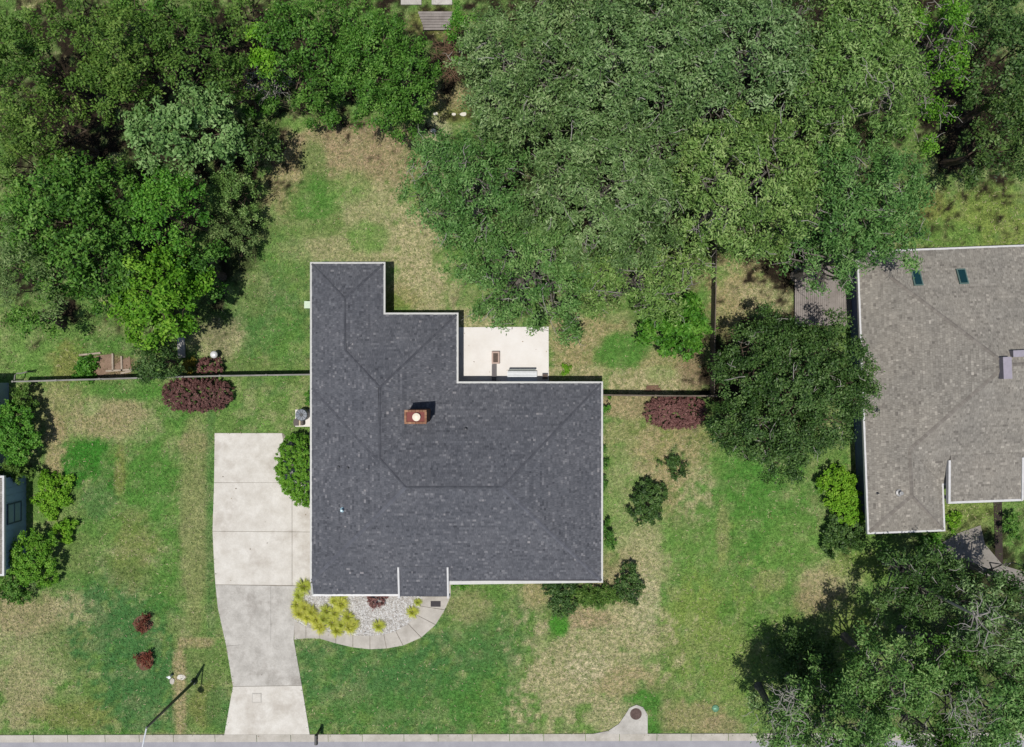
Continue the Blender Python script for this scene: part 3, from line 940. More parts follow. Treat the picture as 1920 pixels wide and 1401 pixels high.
navy = mottled('dark_blue_siding', A(88, 104, 134), A(104, 120, 150), 3, 40)
walls(F2, eave2, 13, navy, house2, 2.35)
sof = MB()
for (a_, b_, c_, d__) in ((W2, E2, N2, S2), (W2, WR, S2, WS)):
    sof.prism([F2.xy(p) for p in ((a_, c_), (b_, c_), (b_, d__), (a_, d__))], F2.h-.16, F2.h-.12)
sof.build('soffit', white_trim, house2)
sky_glass = painted('skylight_glass', A(20, 58, 62), .1)
sky_frame = painted('skylight_frame', A(92, 118, 112), .5)
for (px, py) in ((1720, 521), (1805, 518)):
    p = W(px, py, 3.2); z = zf2(p[0], p[1]); p = W(px, py, z+.12)
    sl = math.atan(PITCH); w_, l_ = .50, .88
    dn = Vector((*turn((0, 1)), 0)); ac = Vector((*turn((1, 0)), 0))
    mb = MB(); mg = MB()
    pts_lo, pts_hi, gl = [], [], []
    for sx, sy in ((-1, -1), (1, -1), (1, 1), (-1, 1)):
        q = Vector((p[0], p[1], 0))+ac*(sx*w_/2)+dn*(sy*l_/2)
        zz = zf2(q.x, q.y)
        pts_lo.append((q.x, q.y, zz-.05)); pts_hi.append((q.x, q.y, zz+.13))
        q2 = Vector((p[0], p[1], 0))+ac*(sx*(w_/2-.07))+dn*(sy*(l_/2-.07)); gl.append((q2.x, q2.y, zf2(q2.x, q2.y)+.16))
    mb.hexa(pts_lo+pts_hi); s_ = mb.build('skylight', sky_frame, roof2)
    mg.hexa([(a_[0], a_[1], a_[2]-.04) for a_ in gl]+gl); mg.build('pane', sky_glass, s_)
lav = painted('lavender_grey_metal', A(158, 152, 164), .5)
for (px, py, w_, l_) in ((1884, 690, .45, 1.15), (1912, 663, .8, .35)):
    p = W(px, py, 5.1); z = zf2(p[0], p[1])
    mb = MB(); mb.box((p[0], p[1], z+.12), (w_, l_, .42), math.radians(2.2)); mb.build('roof_vent', lav, roof2)
vent(1690, 925, .11, .25, painted('galvanised', A(150, 150, 150), .4), roof2, zf2)
vent(1646, 769, .07, .25, vent_mat, roof2, zf2)
vent(1646, 925, .04, .2, vent_mat, roof2, zf2)

# ---- the left-hand house, only its east wall in view
F3 = Frame(2.5)
E3, N3, S3, W3 = 4.0, 716.0, 1076.0, -620.0
c0 = W(-300, 900)
house3 = thing('house', (c0[0], c0[1], 0), 'blue-grey sided house cut off by the left edge, only its east wall showing', 'house')
E3b, M3 = -30.0, 896.0
loop3 = [(W3, N3), (E3b, N3), (E3b, M3), (E3, M3), (E3, S3), (W3, S3)]
wl, ins = walls(F3, loop3, 3, blue_siding, house3, 2.42)
xE = F3.xy(ins[3])[0]; yN, yS = F3.xy(ins[3])[1], F3.xy(ins[4])[1]
mb = MB()
y = yS+.1
while y < yN-.05:                              # battens of the siding
    mb.box((xE+.012, y, 1.15), (.024, .045, 2.3)); y += .405
mb.build('battens', blue_siding, wl, stuff=True)
wy = W(40, 955)[1]
mb = MB(); mb.box((xE+.02, wy, 1.25), (.05, 1.1, 1.3)); win = mb.build('window', painted('blinds_blue_grey', A(142, 168, 186), .3), house3)  # pane coloured close to the wall, for blue-grey blinds
mb = MB()
for s_ in (-1, 1):
    mb.box((xE+.04, wy+s_*.55, 1.25), (.07, .07, 1.37)); mb.box((xE+.045, wy, 1.25+s_*.65), (.07, 1.03, .07))
mb.box((xE+.05, wy, 1.25), (.05, 1.03, .04))
mb.build('frame', painted('slate_blue_trim', A(78, 98, 112), .6), win)
mb = MB(); ub = MB()
cyy, hh, cyr, hr = (M3+S3)/2, (S3-M3)/2, (N3+M3)/2, (M3-N3)/2
for i, (pts, dn) in enumerate([([(E3, M3, 0), (E3, S3, 0), (E3-hh, cyy, hh)], (1, 0)), ([(E3b, N3, 0), (E3b, M3, 0), (E3b-hr, cyr, hr)], (1, 0)),
                               ([(E3, S3, 0), (W3, S3, 0), (W3, cyy, hh), (E3-hh, cyy, hh)], (0, -1)), ([(W3, M3, 0), (E3, M3, 0), (E3-hh, cyy, hh), (W3, cyy, hh)], (0, 1)),
                               ([(W3, N3, 0), (E3b, N3, 0), (E3b-hr, cyr, hr), (W3, cyr, hr)], (0, 1)), ([(E3b, M3, 0), (W3, M3, 0), (W3, cyr, hr), (E3b-hr, cyr, hr)], (0, -1))]):
    P3 = [F3.pt((p[0], p[1]), p[2]) for p in pts]
    if i < 2: shingle_plane(mb, P3, dn, .16, seed=60+i)
    ub.add([p-Vector((0, 0, .03)) for p in P3], [tuple(range(len(P3)))])
r3 = ub.build('roof', under_tan, house3)
mb.build('shingles', roof_tan, r3, stuff=True)
gutter_run(F3, loop3, white_trim, house3, wpx=4.0)

# ------------------------------------------------------------------ grass blades standing on the turf
gm, nt, b = mat('grass_blades')
at = N(nt, 'ShaderNodeAttribute', attribute_name='shade')
nt.links.new(at.outputs['Color'], b.inputs['Base Color'])
b.inputs['Roughness'].default_value = 0.8
b.inputs['Specular IOR Level'].default_value = 0.15
NB = 330000
x = RNG.uniform(-31, 31, NB); y = RNG.uniform(-21.6, 22.8, NB)
keep = np.ones(NB, bool)
yroad = W(0, 1376)[1]
keep &= y > yroad-.01
for poly in (drive_poly, walk_poly, patio_poly, bed_poly, P2(*apr)):
    keep &= ~inside(poly, x, y)
for F_, lp in ((F1, eave1), (F2, eave2), (F3, loop3)):
    keep &= ~inside([F_.xy(p) for p in lp], x, y)
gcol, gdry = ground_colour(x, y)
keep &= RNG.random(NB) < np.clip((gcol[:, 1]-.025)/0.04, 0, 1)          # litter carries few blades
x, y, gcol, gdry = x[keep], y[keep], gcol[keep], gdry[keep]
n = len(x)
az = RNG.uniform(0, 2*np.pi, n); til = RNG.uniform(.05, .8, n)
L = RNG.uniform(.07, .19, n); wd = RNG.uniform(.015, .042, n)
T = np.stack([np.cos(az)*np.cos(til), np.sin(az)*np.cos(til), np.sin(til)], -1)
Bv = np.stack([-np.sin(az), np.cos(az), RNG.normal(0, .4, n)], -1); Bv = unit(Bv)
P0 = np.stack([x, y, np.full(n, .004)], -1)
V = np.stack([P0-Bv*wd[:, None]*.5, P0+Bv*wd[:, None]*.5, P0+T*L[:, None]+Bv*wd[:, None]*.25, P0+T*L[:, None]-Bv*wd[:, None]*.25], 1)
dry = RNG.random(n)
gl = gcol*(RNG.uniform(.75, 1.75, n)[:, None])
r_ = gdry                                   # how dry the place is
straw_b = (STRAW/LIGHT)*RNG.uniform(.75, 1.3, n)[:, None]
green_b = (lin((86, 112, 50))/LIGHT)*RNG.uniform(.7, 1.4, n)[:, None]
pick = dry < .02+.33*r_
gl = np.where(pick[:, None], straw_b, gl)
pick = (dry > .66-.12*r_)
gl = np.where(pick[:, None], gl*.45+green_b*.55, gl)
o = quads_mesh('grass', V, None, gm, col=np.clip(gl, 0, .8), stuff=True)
tag(o, 'short patchy lawn grass, green in places and straw dry in others', 'grass')

# ------------------------------------------------------------------ foliage
bark_dark = mottled('brown_bark', A(84, 70, 58), A(112, 96, 82), 3, 25)
bark_pale = mottled('pale_grey_bark', A(150, 146, 138), A(188, 184, 176), 3, 25)
bark_mid = mottled('grey_bark', A(104, 98, 90), A(142, 136, 128), 3, 25)
FOL = {
    'oak':    leafy('oak_leaves', A(62, 88, 48), A(110, 145, 84), A(186, 206, 156), .42, .24, .5),
    'oak_b':  leafy('lighter_oak_leaves', A(70, 100, 46), A(120, 158, 80), A(194, 214, 148), .42, .26, .5),
    'oak_g':  leafy('greener_oak_leaves', A(58, 94, 44), A(102, 148, 76), A(172, 200, 134), .45, .26, .45),
    'dark':   leafy('dark_evergreen_leaves', A(36, 62, 26), A(70, 104, 46), A(132, 160, 96), .42, .22, .5),
    'lush':   leafy('lush_green_leaves', A(46, 84, 26), A(86, 138, 50), A(150, 190, 100), .45, .28, .45),
    'olive':  leafy('olive_green_leaves', A(52, 80, 30), A(92, 130, 52), A(148, 174, 92), .5, .26, .4),
    'sage':   leafy('sage_green_leaves', A(66, 104, 48), A(118, 156, 90), A(186, 212, 150), .5, .22, .45),
    'yellow': leafy('yellow_green_leaves', A(64, 116, 24), A(106, 160, 42), A(166, 204, 84), .5, .3, .35),
    'lime':   leafy('lime_leaves', A(82, 132, 24), A(122, 178, 46), A(178, 216, 88), .5, .3, .35),
    'bright': leafy('bright_green_leaves', A(50, 100, 26), A(88, 148, 46), A(146, 194, 88), .45, .28, .45),
    'garden': leafy('clipped_green_leaves', A(64, 116, 26), A(104, 160, 44), A(156, 200, 84), .45, .28, .45),
    'maroon': leafy('maroon_leaves', A(90, 56, 58), A(124, 86, 88), A(166, 126, 124), .5, .12, .35),
    'willow': leafy('grey_green_leaves', A(66, 92, 48), A(108, 138, 80), A(170, 188, 136), .5, .2, .4),
    'red':    leafy('red_leaves', A(76, 36, 32), A(116, 62, 52), A(146, 96, 78), .6, .15, .3),
    'blade':  leafy('yellow_striped_blades', A(160, 172, 44), A(220, 224, 88), A(250, 248, 170), .55, .5, .3),
    'amber':  leafy('amber_leaves', A(112, 100, 34), A(156, 140, 56), A(186, 176, 96), .55, .3, .3),
}

def leaf_quads(P, out, L, asp, rng, flat=.5):
    n = len(P)
    nrm = unit(out*.55+np.array([0, 0, flat])+rng.normal(0, .55, (n, 3)))
    t = unit(np.cross(nrm, rng.normal(0, 1, (n, 3))))
    bt = np.cross(nrm, t)
    l = (L*rng.uniform(.65, 1.35, n))[:, None]
    w = l*asp
    return np.stack([P-t*l*.5, P+bt*w*.5+nrm*w*.12, P+t*l*.5, P-bt*w*.5+nrm*w*.12], 1)

def lobes_of(c, R, H, base, n, rng, rmin=.26, rmax=.42):
    """sub-crowns spread under a dome: centre (x, y), radii R=(rx, ry), from base to H"""
    out = []
    for i in range(n):
        a_ = i*2.39996+rng.uniform(-.4, .4)
        u = math.sqrt((i+.5)/n)*.86
        x, y = math.cos(a_)*u, math.sin(a_)*u
        r = rng.uniform(rmin, rmax)*min(R)*(1.1-.25*u)
        top = base+(H-base)*(1-.62*u*u)*rng.uniform(.86, 1.03)
        out.append((c[0]+x*R[0], c[1]+y*R[1], max(top-r*.8, base*.7+r*.3), r, rng.uniform(.6, .85)))
    return out

def crown_leaves(lobes, rng, leaf, asp, per, spacing, crad, gaps=.12, inner=.25, flat=.5, low=-.35):
    C = np.array([l[:3] for l in lobes]); Rr = np.array([l[3] for l in lobes]); Fl = np.array([l[4] for l in lobes])
    Vs, Ts = [], []
    for i, l in enumerate(lobes):
        area = 2*np.pi*l[3]**2*1.3
        m = max(int(area/spacing), 6)
        d = unit(rng.normal(0, 1, (m, 3)))
        d = d[d[:, 2] > low]
        rad = l[3]*rng.uniform(.78, 1.1, len(d))
        inn = rng.random(len(d)) < inner
        rad[inn] *= rng.uniform(.35, .8, inn.sum())
        p = C[i]+d*rad[:, None]*np.array([1, 1, l[4]])
        keep = rng.random(len(p)) > gaps
        for j in range(len(lobes)):                     # nothing needed deep inside a neighbour
            if j == i: continue
            q = (p-C[j])/np.array([1, 1, Fl[j]])
            keep &= np.linalg.norm(q, axis=1) > Rr[j]*.72
        keep &= p[:, 2] > .12
        p, d = p[keep], d[keep]
        if not len(p): continue
        k = len(p)
        ct = np.clip(rng.normal(.48+rng.uniform(-.13, .13), .17, k)+(p[:, 2]-C[i][2])/l[3]*.04, .1, .9)
        P = np.repeat(p, per, 0); D = np.repeat(d, per, 0)
        # each cluster is a spray: leaves strung along a few twigs that point outwards
        tw = unit(D+rng.normal(0, .55, P.shape))
        P = P+tw*(rng.uniform(-.5, 1.0, len(P))*crad)[:, None]+rng.normal(0, crad*.28, P.shape)
        Vs.append(leaf_quads(P, D, leaf, asp, rng, flat))
        Ts.append(np.clip(np.repeat(ct, per)+rng.normal(0, .21, len(P)), 0, 1))
    return np.concatenate(Vs), np.concatenate(Ts)

def limb(mb, a, b, r0, r1, rng, wob=.08, k=5, seg=4):
    a, b = np.array(a, float), np.array(b, float)
    L = np.linalg.norm(b-a)
    pts, rad = [], []
    for i in range(seg+1):
        t = i/seg
        p = a+(b-a)*t
        p[2] += math.sin(t*math.pi)*L*.06
        if 0 < i < seg: p += rng.normal(0, wob*L, 3)*np.array([1, 1, .5])
        pts.append(p); rad.append(r0+(r1-r0)*t)
    mb.tube(pts, rad, k)
    return pts

OAKG = 'oaks merging into one canopy behind the patio'
TREE_LEAF, TREE_PER, TREE_SPACE = .98, 1.45, .70
SHRUB_LEAF, SHRUB_PER, SHRUB_SPACE, SHRUB_SIZE = 1.1, 1.2, .5, 1.14
HOLLOWS = [(1230, 190, 30, 22), (1250, 285, 28, 24), (1395, 105, 34, 30), (1410, 145, 26, 20), (1135, 345, 26, 30), (990, 325, 36, 16), (1040, 130, 34, 26), (1345, 485, 24, 34),
           (1460, 300, 22, 26), (1440, 430, 30, 18), (1620, 310, 20, 26), (1070, 250, 24, 22), (1340, 210, 26, 26), (900, 400, 22, 18), (1110, 470, 26, 16),
           (1010, 525, 30, 16), (1660, 190, 18, 24), (1150, 80, 22, 18), (1180, 560, 24, 12), (1690, 340, 14, 22), 
           (130, 420, 20, 16), (60, 440, 20, 14), (190, 520, 20, 18), (110, 520, 20, 22), (700, 90, 14, 12), (430, 90, 24, 26), (340, 60, 16, 20), (560, 80, 16, 16), (1490, 700, 22, 20), (1440, 800, 24, 12), (1400, 660, 18, 14), (1560, 760, 16, 24),
           (1690, 1290, 30, 18), (1760, 1320, 22, 22), (1600, 1350, 26, 18), (1850, 1260, 20, 20)]
def hollow_out(V, T, rng):
    c = V.mean(1)
    k = (CAM_H-c[:, 2])/CAM_H/PX
    px, py = c[:, 0]/k+960, 700.5-c[:, 1]/k
    wob = fbm(px/22.0, py/22.0, 91, 3)-.5
    keep = np.ones(len(c), bool)
    for hx, hy, rx, ry in HOLLOWS:
        d = np.sqrt(((px-hx)/rx)**2+((py-hy)/ry)**2)+wob*1.6
        keep &= ~((d < 1.1) & (rng.random(len(c)) < np.clip((1.2-d)*1.2, 0, .86)))
    return V[keep], T[keep]

def tree(name, label, mat_key, crowns, trunk_px=None, leaf=.17, asp=.5, per=46, spacing=.42, crad=.42, seed=0, bark=None, trunk_r=.2, gaps=.12, twigs=0, cat='tree', flat=.5, group=None, inner=.25):
    """crowns: (px, py, rx, ry, top, base, number of lobes), pixels as seen"""
    rng = np.random.default_rng(1000+seed)
    lobes = []
    mid = None
    for (px, py, rx, ry, H, base, n) in crowns:
        hm_ = base+(H-base)*.62
        c_ = W(px, py, hm_)
        k = (CAM_H-hm_)/CAM_H/PX*(1.0 if group == OAKG else 1.03)
        lobes += lobes_of(c_[:2], (rx*k, ry*k), H, base, int(n*1.3), rng, .2, .36)
        if mid is None: mid = (c_, H, base)
    c_, H, base = mid
    if trunk_px is not None: b0 = W(*trunk_px)
    else: b0 = np.array([c_[0], c_[1], 0])
    root = thing(name, (b0[0], b0[1], 0), label, cat, group)
    V, T = crown_leaves(lobes, rng, leaf*TREE_LEAF, max(asp, .46) if asp > .35 else asp*1.2, int(per*TREE_PER), spacing*TREE_SPACE, crad, gaps*.8, inner, flat)
    V, T = hollow_out(V, T, rng)
    quads_mesh('crown', V, T, FOL[mat_key], root)
    bark = bark or bark_dark
    mb = MB()
    top = np.array([b0[0]+rng.uniform(-.3, .3), b0[1]+rng.uniform(-.3, .3), max(base*.9, H*.3)])
    mb.tube([(b0[0], b0[1], -.1), (b0[0], b0[1], .25), (b0[0]*.5+top[0]*.5, b0[1]*.5+top[1]*.5, top[2]*.5), top], [trunk_r*1.5, trunk_r*1.1, trunk_r, trunk_r*.8], 8)
    mb.build('trunk', bark, root)
    mb = MB()
    for l in lobes:
        if math.hypot(l[0]-top[0], l[1]-top[1]) > 3.6: continue
        end = (l[0], l[1], l[2])
        pts = limb(mb, top, end, trunk_r*.27, trunk_r*.10, rng)
        for _ in range(2+twigs):
            d = unit(rng.normal(0, 1, 3)+np.array([0, 0, .55]))
            e = np.array(end)+d*l[3]*rng.uniform(.8, 1.12)*np.array([1, 1, l[4]])
            limb(mb, end, e, min(trunk_r*.1, .025), .008, rng, .1, 4, 3)
    mb.build('limbs', bark, root, stuff=True)
    if twigs:
        mb = MB()
        for l in lobes:
            for _ in range(twigs):
                d = unit(rng.normal(0, 1, 3)+np.array([0, 0, 1.1]))
                p = np.array(l[:3])+d*l[3]*rng.uniform(.86, 1.02)*np.array([1, 1, l[4]])
                e = unit(rng.normal(0, 1, 3)*np.array([1, 1, .3]))*rng.uniform(.35, 1.1)
                limb(mb, p, p+e, .02, .008, rng, .09, 4, 3)
                limb(mb, p+e*.55, p+e*.55+unit(e+rng.normal(0, .5, 3))*.35, .013, .006, rng, .08, 3, 2)
        mb.build('bare_twigs', bark_pale, root, stuff=True)
    return root

tid = 0
def T(*a_, **k):
    global tid
    tid += 1
    return tree(*a_, seed=tid, **k)
oak = dict(leaf=.195, asp=.28, per=44, spacing=.34, crad=.46, bark=bark_mid, trunk_r=.3, gaps=.16, twigs=2, cat='oak tree', group=OAKG)
T('oak_tree', 'oak hanging over the dry back yard at the left end of the canopy', 'oak_g', [(880, 345, 118, 118, 9.5, 3.5, 14), (810, 300, 50, 55, 6.5, 2.5, 5)], **oak)
T('oak_tree', 'oak hanging over the back corner of the white patio', 'oak_g', [(985, 500, 165, 105, 9.0, 3.0, 18), (1050, 605, 62, 40, 5.5, 2.5, 5), (940, 585, 60, 32, 5.0, 2.0, 4)], **oak)
T('oak_tree', 'oak nearest the wooden slab at the top, at the upper left of the canopy', 'oak', [(1000, 130, 150, 150, 11.0, 4.0, 18), (890, 120, 45, 100, 7.5, 2.5, 6)], **oak)
T('oak_tree', 'grey-green oak at the top of the canopy with pale bare twigs', 'oak', [(1200, 120, 165, 165, 12.5, 5.0, 20)], **oak)
T('oak_tree', 'broad oak in the middle of the canopy behind the patio', 'oak', [(1150, 350, 170, 150, 12.0, 4.5, 20)], **oak)
T('oak_tree', 'oak reaching towards the bright leafy shrub right of the patio', 'oak_b', [(1190, 520, 150, 85, 8.5, 3.0, 15), (1290, 470, 70, 60, 7.5, 3, 5)], **oak)
T('oak_tree', 'oak with dark hollows between its limbs, right of the top middle of the canopy', 'oak', [(1390, 110, 150, 150, 12.5, 5.0, 18)], **oak)
T('oak_tree', 'pale yellowish oak in the right middle of the canopy', 'oak_b', [(1390, 345, 160, 150, 12.5, 4.5, 20)], **oak)
T('oak_tree', 'light green oak at the upper right of the canopy', 'oak_b', [(1590, 140, 150, 150, 12.0, 4.5, 18)], **oak)
T('oak_tree', 'oak standing over the corner of the tan roof by the skylights', 'oak_g', [(1610, 370, 135, 125, 11.0, 4.0, 16), (1680, 450, 70, 60, 8.5, 3.5, 6)], **oak)
T('oak_tree', 'low dark oak beside the weathered deck and tan roof', 'oak_g', [(1560, 495, 80, 58, 7.0, 3.0, 8), (1470, 450, 60, 45, 7, 3, 5)], **oak)
T('oak_tree', 'oak cut off by the top edge above the light green one', 'oak_b', [(1620, 25, 120, 70, 11.5, 4.0, 12)], **oak)
T('oak_tree', 'oak cut off by the top edge near the middle of the canopy', 'oak', [(1290, 10, 110, 60, 11.0, 4.0, 10)], **oak)
T('oak_tree', 'oak cut off by the top edge between the two with dark hollows', 'oak', [(1480, 15, 100, 60, 11.0, 4.0, 10)], **oak)
T('oak_tree', 'oak cut off by the top edge above the left half of the canopy', 'oak', [(1100, 5, 110, 60, 10.5, 4.0, 10)], **oak)
T('tree', 'bright yellow-green tree along the shaded gap at the far upper right', 'garden', [(1762, 95, 50, 120, 9.0, 2.6, 14), (1735, 235, 40, 60, 7.5, 2.5, 6)], **dict(oak, group=None, cat='tree', leaf=.15, asp=.42, spacing=.3))

# around the yard on the right
T('oak_tree', 'large dark evergreen oak between the two houses, covering the tan eave', 'dark', [(1478, 745, 138, 140, 8.5, 2.4, 24), (1440, 640, 85, 60, 6.5, 2.2, 7), (1568, 715, 84, 135, 8, 2.3, 12), (1400, 800, 70, 70, 6, 2, 7)], leaf=.14, asp=.5, per=52, spacing=.27, crad=.38, trunk_r=.26, gaps=.1, twigs=1, cat='oak tree')
T('leafy_shrub', 'big bright green shrub with large leaves along the side fence', 'bright', [(1268, 612, 66, 62, 4.2, .5, 16)], leaf=.22, asp=.46, per=36, spacing=.18, crad=.30, trunk_r=.06, cat='shrub')
# far right woods
T('tree', 'dark tree at the top right corner beyond the shaded gap', 'dark', [(1880, 90, 85, 120, 9.0, 3, 14)], leaf=.16, per=44, spacing=.34, crad=.42, gaps=.2)
T('tree', 'dark green tree at the right edge above the lit lawn', 'dark', [(1880, 255, 70, 90, 8.0, 2.5, 12)], leaf=.16, per=44, spacing=.34, crad=.42, gaps=.15)
# left woods
T('tree', 'olive tree at the top left corner', 'olive', [(40, 110, 95, 90, 9.0, 3, 12)], leaf=.16, per=42, spacing=.36, gaps=.2)
T('tree', 'olive tree at the left edge above the glossy tree', 'olive', [(70, 230, 75, 80, 8.0, 3, 10)], leaf=.16, per=42, spacing=.36, gaps=.2)
T('tree', 'mid green tree at the top, left of the yellow-green sapling', 'olive', [(235, 90, 100, 90, 9.5, 3, 14)], leaf=.16, per=42, spacing=.36, gaps=.15)
T('tree', 'brownish olive tree at the top edge of the left woods', 'olive', [(375, 85, 90, 95, 9.0, 3, 12)], leaf=.15, per=40, spacing=.38, gaps=.22)
T('tree', 'deep green tree at the top edge beside the yellow-green sapling', 'lush', [(570, 75, 95, 80, 8.5, 2.5, 13)], leaf=.15, per=42, spacing=.36, gaps=.18)
T('tree', 'dense deep green tree beside the brown brush and wooden slab', 'lush', [(715, 135, 98, 115, 8.5, 1.8, 20)], leaf=.14, per=50, spacing=.28, crad=.36, gaps=.06)
T('tree', 'pale sage green broadleaf tree in the left woods', 'sage', [(345, 245, 115, 88, 8.5, 2.8, 16)], leaf=.22, asp=.5, per=32, spacing=.30, crad=.40, gaps=.1)
T('tree', 'large glossy green tree at the left edge with white glints', 'lush', [(120, 430, 125, 145, 9.0, 2.8, 22)], leaf=.20, asp=.5, per=38, spacing=.34, crad=.42, gaps=.12, )
T('tree', 'grey-green willowy tree at the left edge', 'willow', [(45, 500, 70, 100, 9.8, 4, 10)], leaf=.17, asp=.28, per=46, spacing=.36, gaps=.15)
T('tree', 'tall fresh green tree in the middle of the left woods', 'bright', [(318, 395, 68, 95, 8.0, 2.4, 14)], leaf=.18, asp=.45, per=42, spacing=.32, gaps=.08)
T('tree', 'yellow-green tree at the lower edge of the left woods', 'yellow', [(288, 552, 90, 92, 7.2, 1.8, 19)], leaf=.2, asp=.55, per=34, spacing=.3, crad=.38, gaps=.14)
T('tree', 'green tree behind the yellow-green one', 'lush', [(378, 505, 46, 62, 4.6, 1.4, 9)], leaf=.18, per=40, spacing=.32, gaps=.15)
T('shrub', 'rounded olive shrub at the edge of the back yard', 'oak_b', [(440, 360, 48, 52, 4.2, .5, 9)], leaf=.13, per=46, spacing=.2, crad=.3, trunk_r=.07, cat='shrub', gaps=.05)
T('shrub', 'shaggy pale olive shrub below the rounded one', 'willow', [(430, 425, 42, 40, 3.6, .5, 7), (452, 465, 36, 30, 2.6, .4, 5)], leaf=.15, asp=.3, per=46, spacing=.22, crad=.34, trunk_r=.07, cat='shrub')
T('shrub', 'dark brownish green tree between sage tree and back yard', 'dark', [(478, 270, 45, 52, 5.5, 1.5, 8)], leaf=.18, per=30, spacing=.32, gaps=.25, cat='shrub')
T('shrub', 'low light green shrubs along the back yard edge', 'lush', [(590, 200, 62, 36, 2.8, .3, 9), (500, 195, 40, 26, 2.4, .3, 4)], leaf=.17, per=38, spacing=.22, crad=.32, trunk_r=.06, cat='shrub')
T('sapling', 'yellow-green sapling among dark trees near the top', 'lime', [(490, 75, 22, 26, 7.0, 4.5, 3), (495, 118, 30, 16, 6.5, 4.5, 3)], leaf=.22, asp=.5, per=30, spacing=.3, crad=.34, trunk_r=.06, gaps=.15)
T('conifer_shrub', 'dark green conical shrub against the left fence', 'dark', [(292, 680, 46, 44, 4.6, .4, 12)], leaf=.12, per=52, spacing=.18, crad=.3, trunk_r=.08, cat='shrub', gaps=.05)
T('tree', 'small green tree at the top edge between slab and oak canopy', 'bright', [(868, 60, 34, 70, 5.0, .8, 8)], leaf=.15, per=44, spacing=.26, crad=.34, trunk_r=.08)
for i, (px, py, rx, ry, H, key, lb) in enumerate([
    (150, 12, 70, 45, 8.0, 'olive', 'tree cut off by the top edge beside a patch of grass at the far left'),
    (300, 12, 85, 45, 8.5, 'lush', 'tree cut off by the top edge in the middle of the left woods'),
    (460, 15, 70, 45, 8.0, 'olive', 'tree cut off by the top edge above the yellow-green sapling'),
    (650, 35, 60, 50, 7.0, 'lush', 'small tree at the top edge left of the plank platform'),
    (235, 175, 70, 60, 8.0, 'olive', 'olive tree above the pale sage green one'),
    (430, 150, 60, 50, 6.5, 'olive', 'brownish olive tree left of the bare grey branches'),
    (560, 145, 50, 35, 5.0, 'lush', 'small tree between the bare branches and the dense deep green tree'),
    (25, 320, 50, 60, 7.5, 'olive', 'olive tree at the left edge between two larger trees'),
    (245, 330, 30, 35, 3.0, 'dark', 'low dark understory bush in the gap left of the fresh green tree'),
    (215, 470, 40, 60, 6.5, 'lush', 'green tree between the glossy tree and the yellow-green one'),
    (60, 600, 55, 36, 4.5, 'lush', 'low green tree at the lower end of the left woods above the grass'),
    (1905, 170, 50, 60, 8.0, 'dark', 'dark green tree cut off by the right edge above the lit lawn'),
    (1830, 20, 50, 50, 7.0, 'dark', 'dark tree cut off by the top edge right of the yellow-green tree'),
]):
    T('tree', lb, key, [(px, py, rx, ry, H, H*.28, max(int(rx*ry/420), 5))], leaf=.16, per=42, spacing=.34, gaps=.14)
# bottom right grove
grove = dict(leaf=.19, asp=.32, per=44, spacing=.31, crad=.42, gaps=.1, twigs=1, bark=bark_mid, trunk_r=.2)
T('tree', 'sparse grey-green tree at the bottom casting the big lawn shadow', 'oak_g', [(1570, 1370, 120, 95, 10.5, 2.6, 15), (1530, 1300, 90, 60, 6.0, 1.6, 9)], **grove)
T('tree', 'green tree in the middle of the lower right grove', 'oak_g', [(1680, 1270, 110, 80, 9.0, 3.0, 13)], **grove)
T('tree', 'tree shading the front corner of the tan roofed house', 'dark', [(1735, 1090, 95, 68, 6.5, 2.2, 11), (1690, 1130, 50, 50, 6, 2, 4)], **dict(grove, gaps=.14))
T('tree', 'tree at the right edge with bare white branches', 'oak', [(1865, 1175, 90, 80, 9.0, 3.0, 12)], **dict(grove, twigs=2))
T('tree', 'tree at the bottom right corner', 'oak_g', [(1850, 1330, 105, 90, 10.0, 3.5, 13)], **dict(grove, gaps=.12))
T('tree', 'pale tree cut off by the bottom edge beside the road end', 'oak', [(1480, 1360, 66, 60, 8.0, 1.6, 9), (1700, 1400, 90, 50, 9, 3, 7)], **dict(grove, gaps=.14, twigs=2))

T('shrub', 'low dark shrub in the shade at the left side of the lower right grove', 'dark', [(1515, 1245, 66, 62, 2.6, .3, 14)], leaf=.15, per=40, spacing=.24, crad=.34, gaps=.12, trunk_r=.06, cat='shrub')
T('tree', 'low green tree between the lawn shadow and the middle of the lower right grove', 'oak_g', [(1620, 1320, 70, 60, 7.0, 2.2, 9)], **grove)
T('tree', 'green tree left of the bare white branches in the lower right grove', 'lush', [(1780, 1240, 75, 65, 7.5, 2.5, 10)], **grove)
T('tree', 'tree at the right edge just below the shaded front path', 'dark', [(1900, 1095, 60, 50, 6.5, 2.5, 8)], **grove)
T('tree', 'tree at the bottom edge left of the corner tree', 'lush', [(1760, 1385, 70, 55, 8.0, 2.8, 9)], **grove)
T('tree', 'tree at the right edge between the white branches and the corner tree', 'oak', [(1910, 1265, 50, 60, 8.0, 2.8, 8)], **grove)

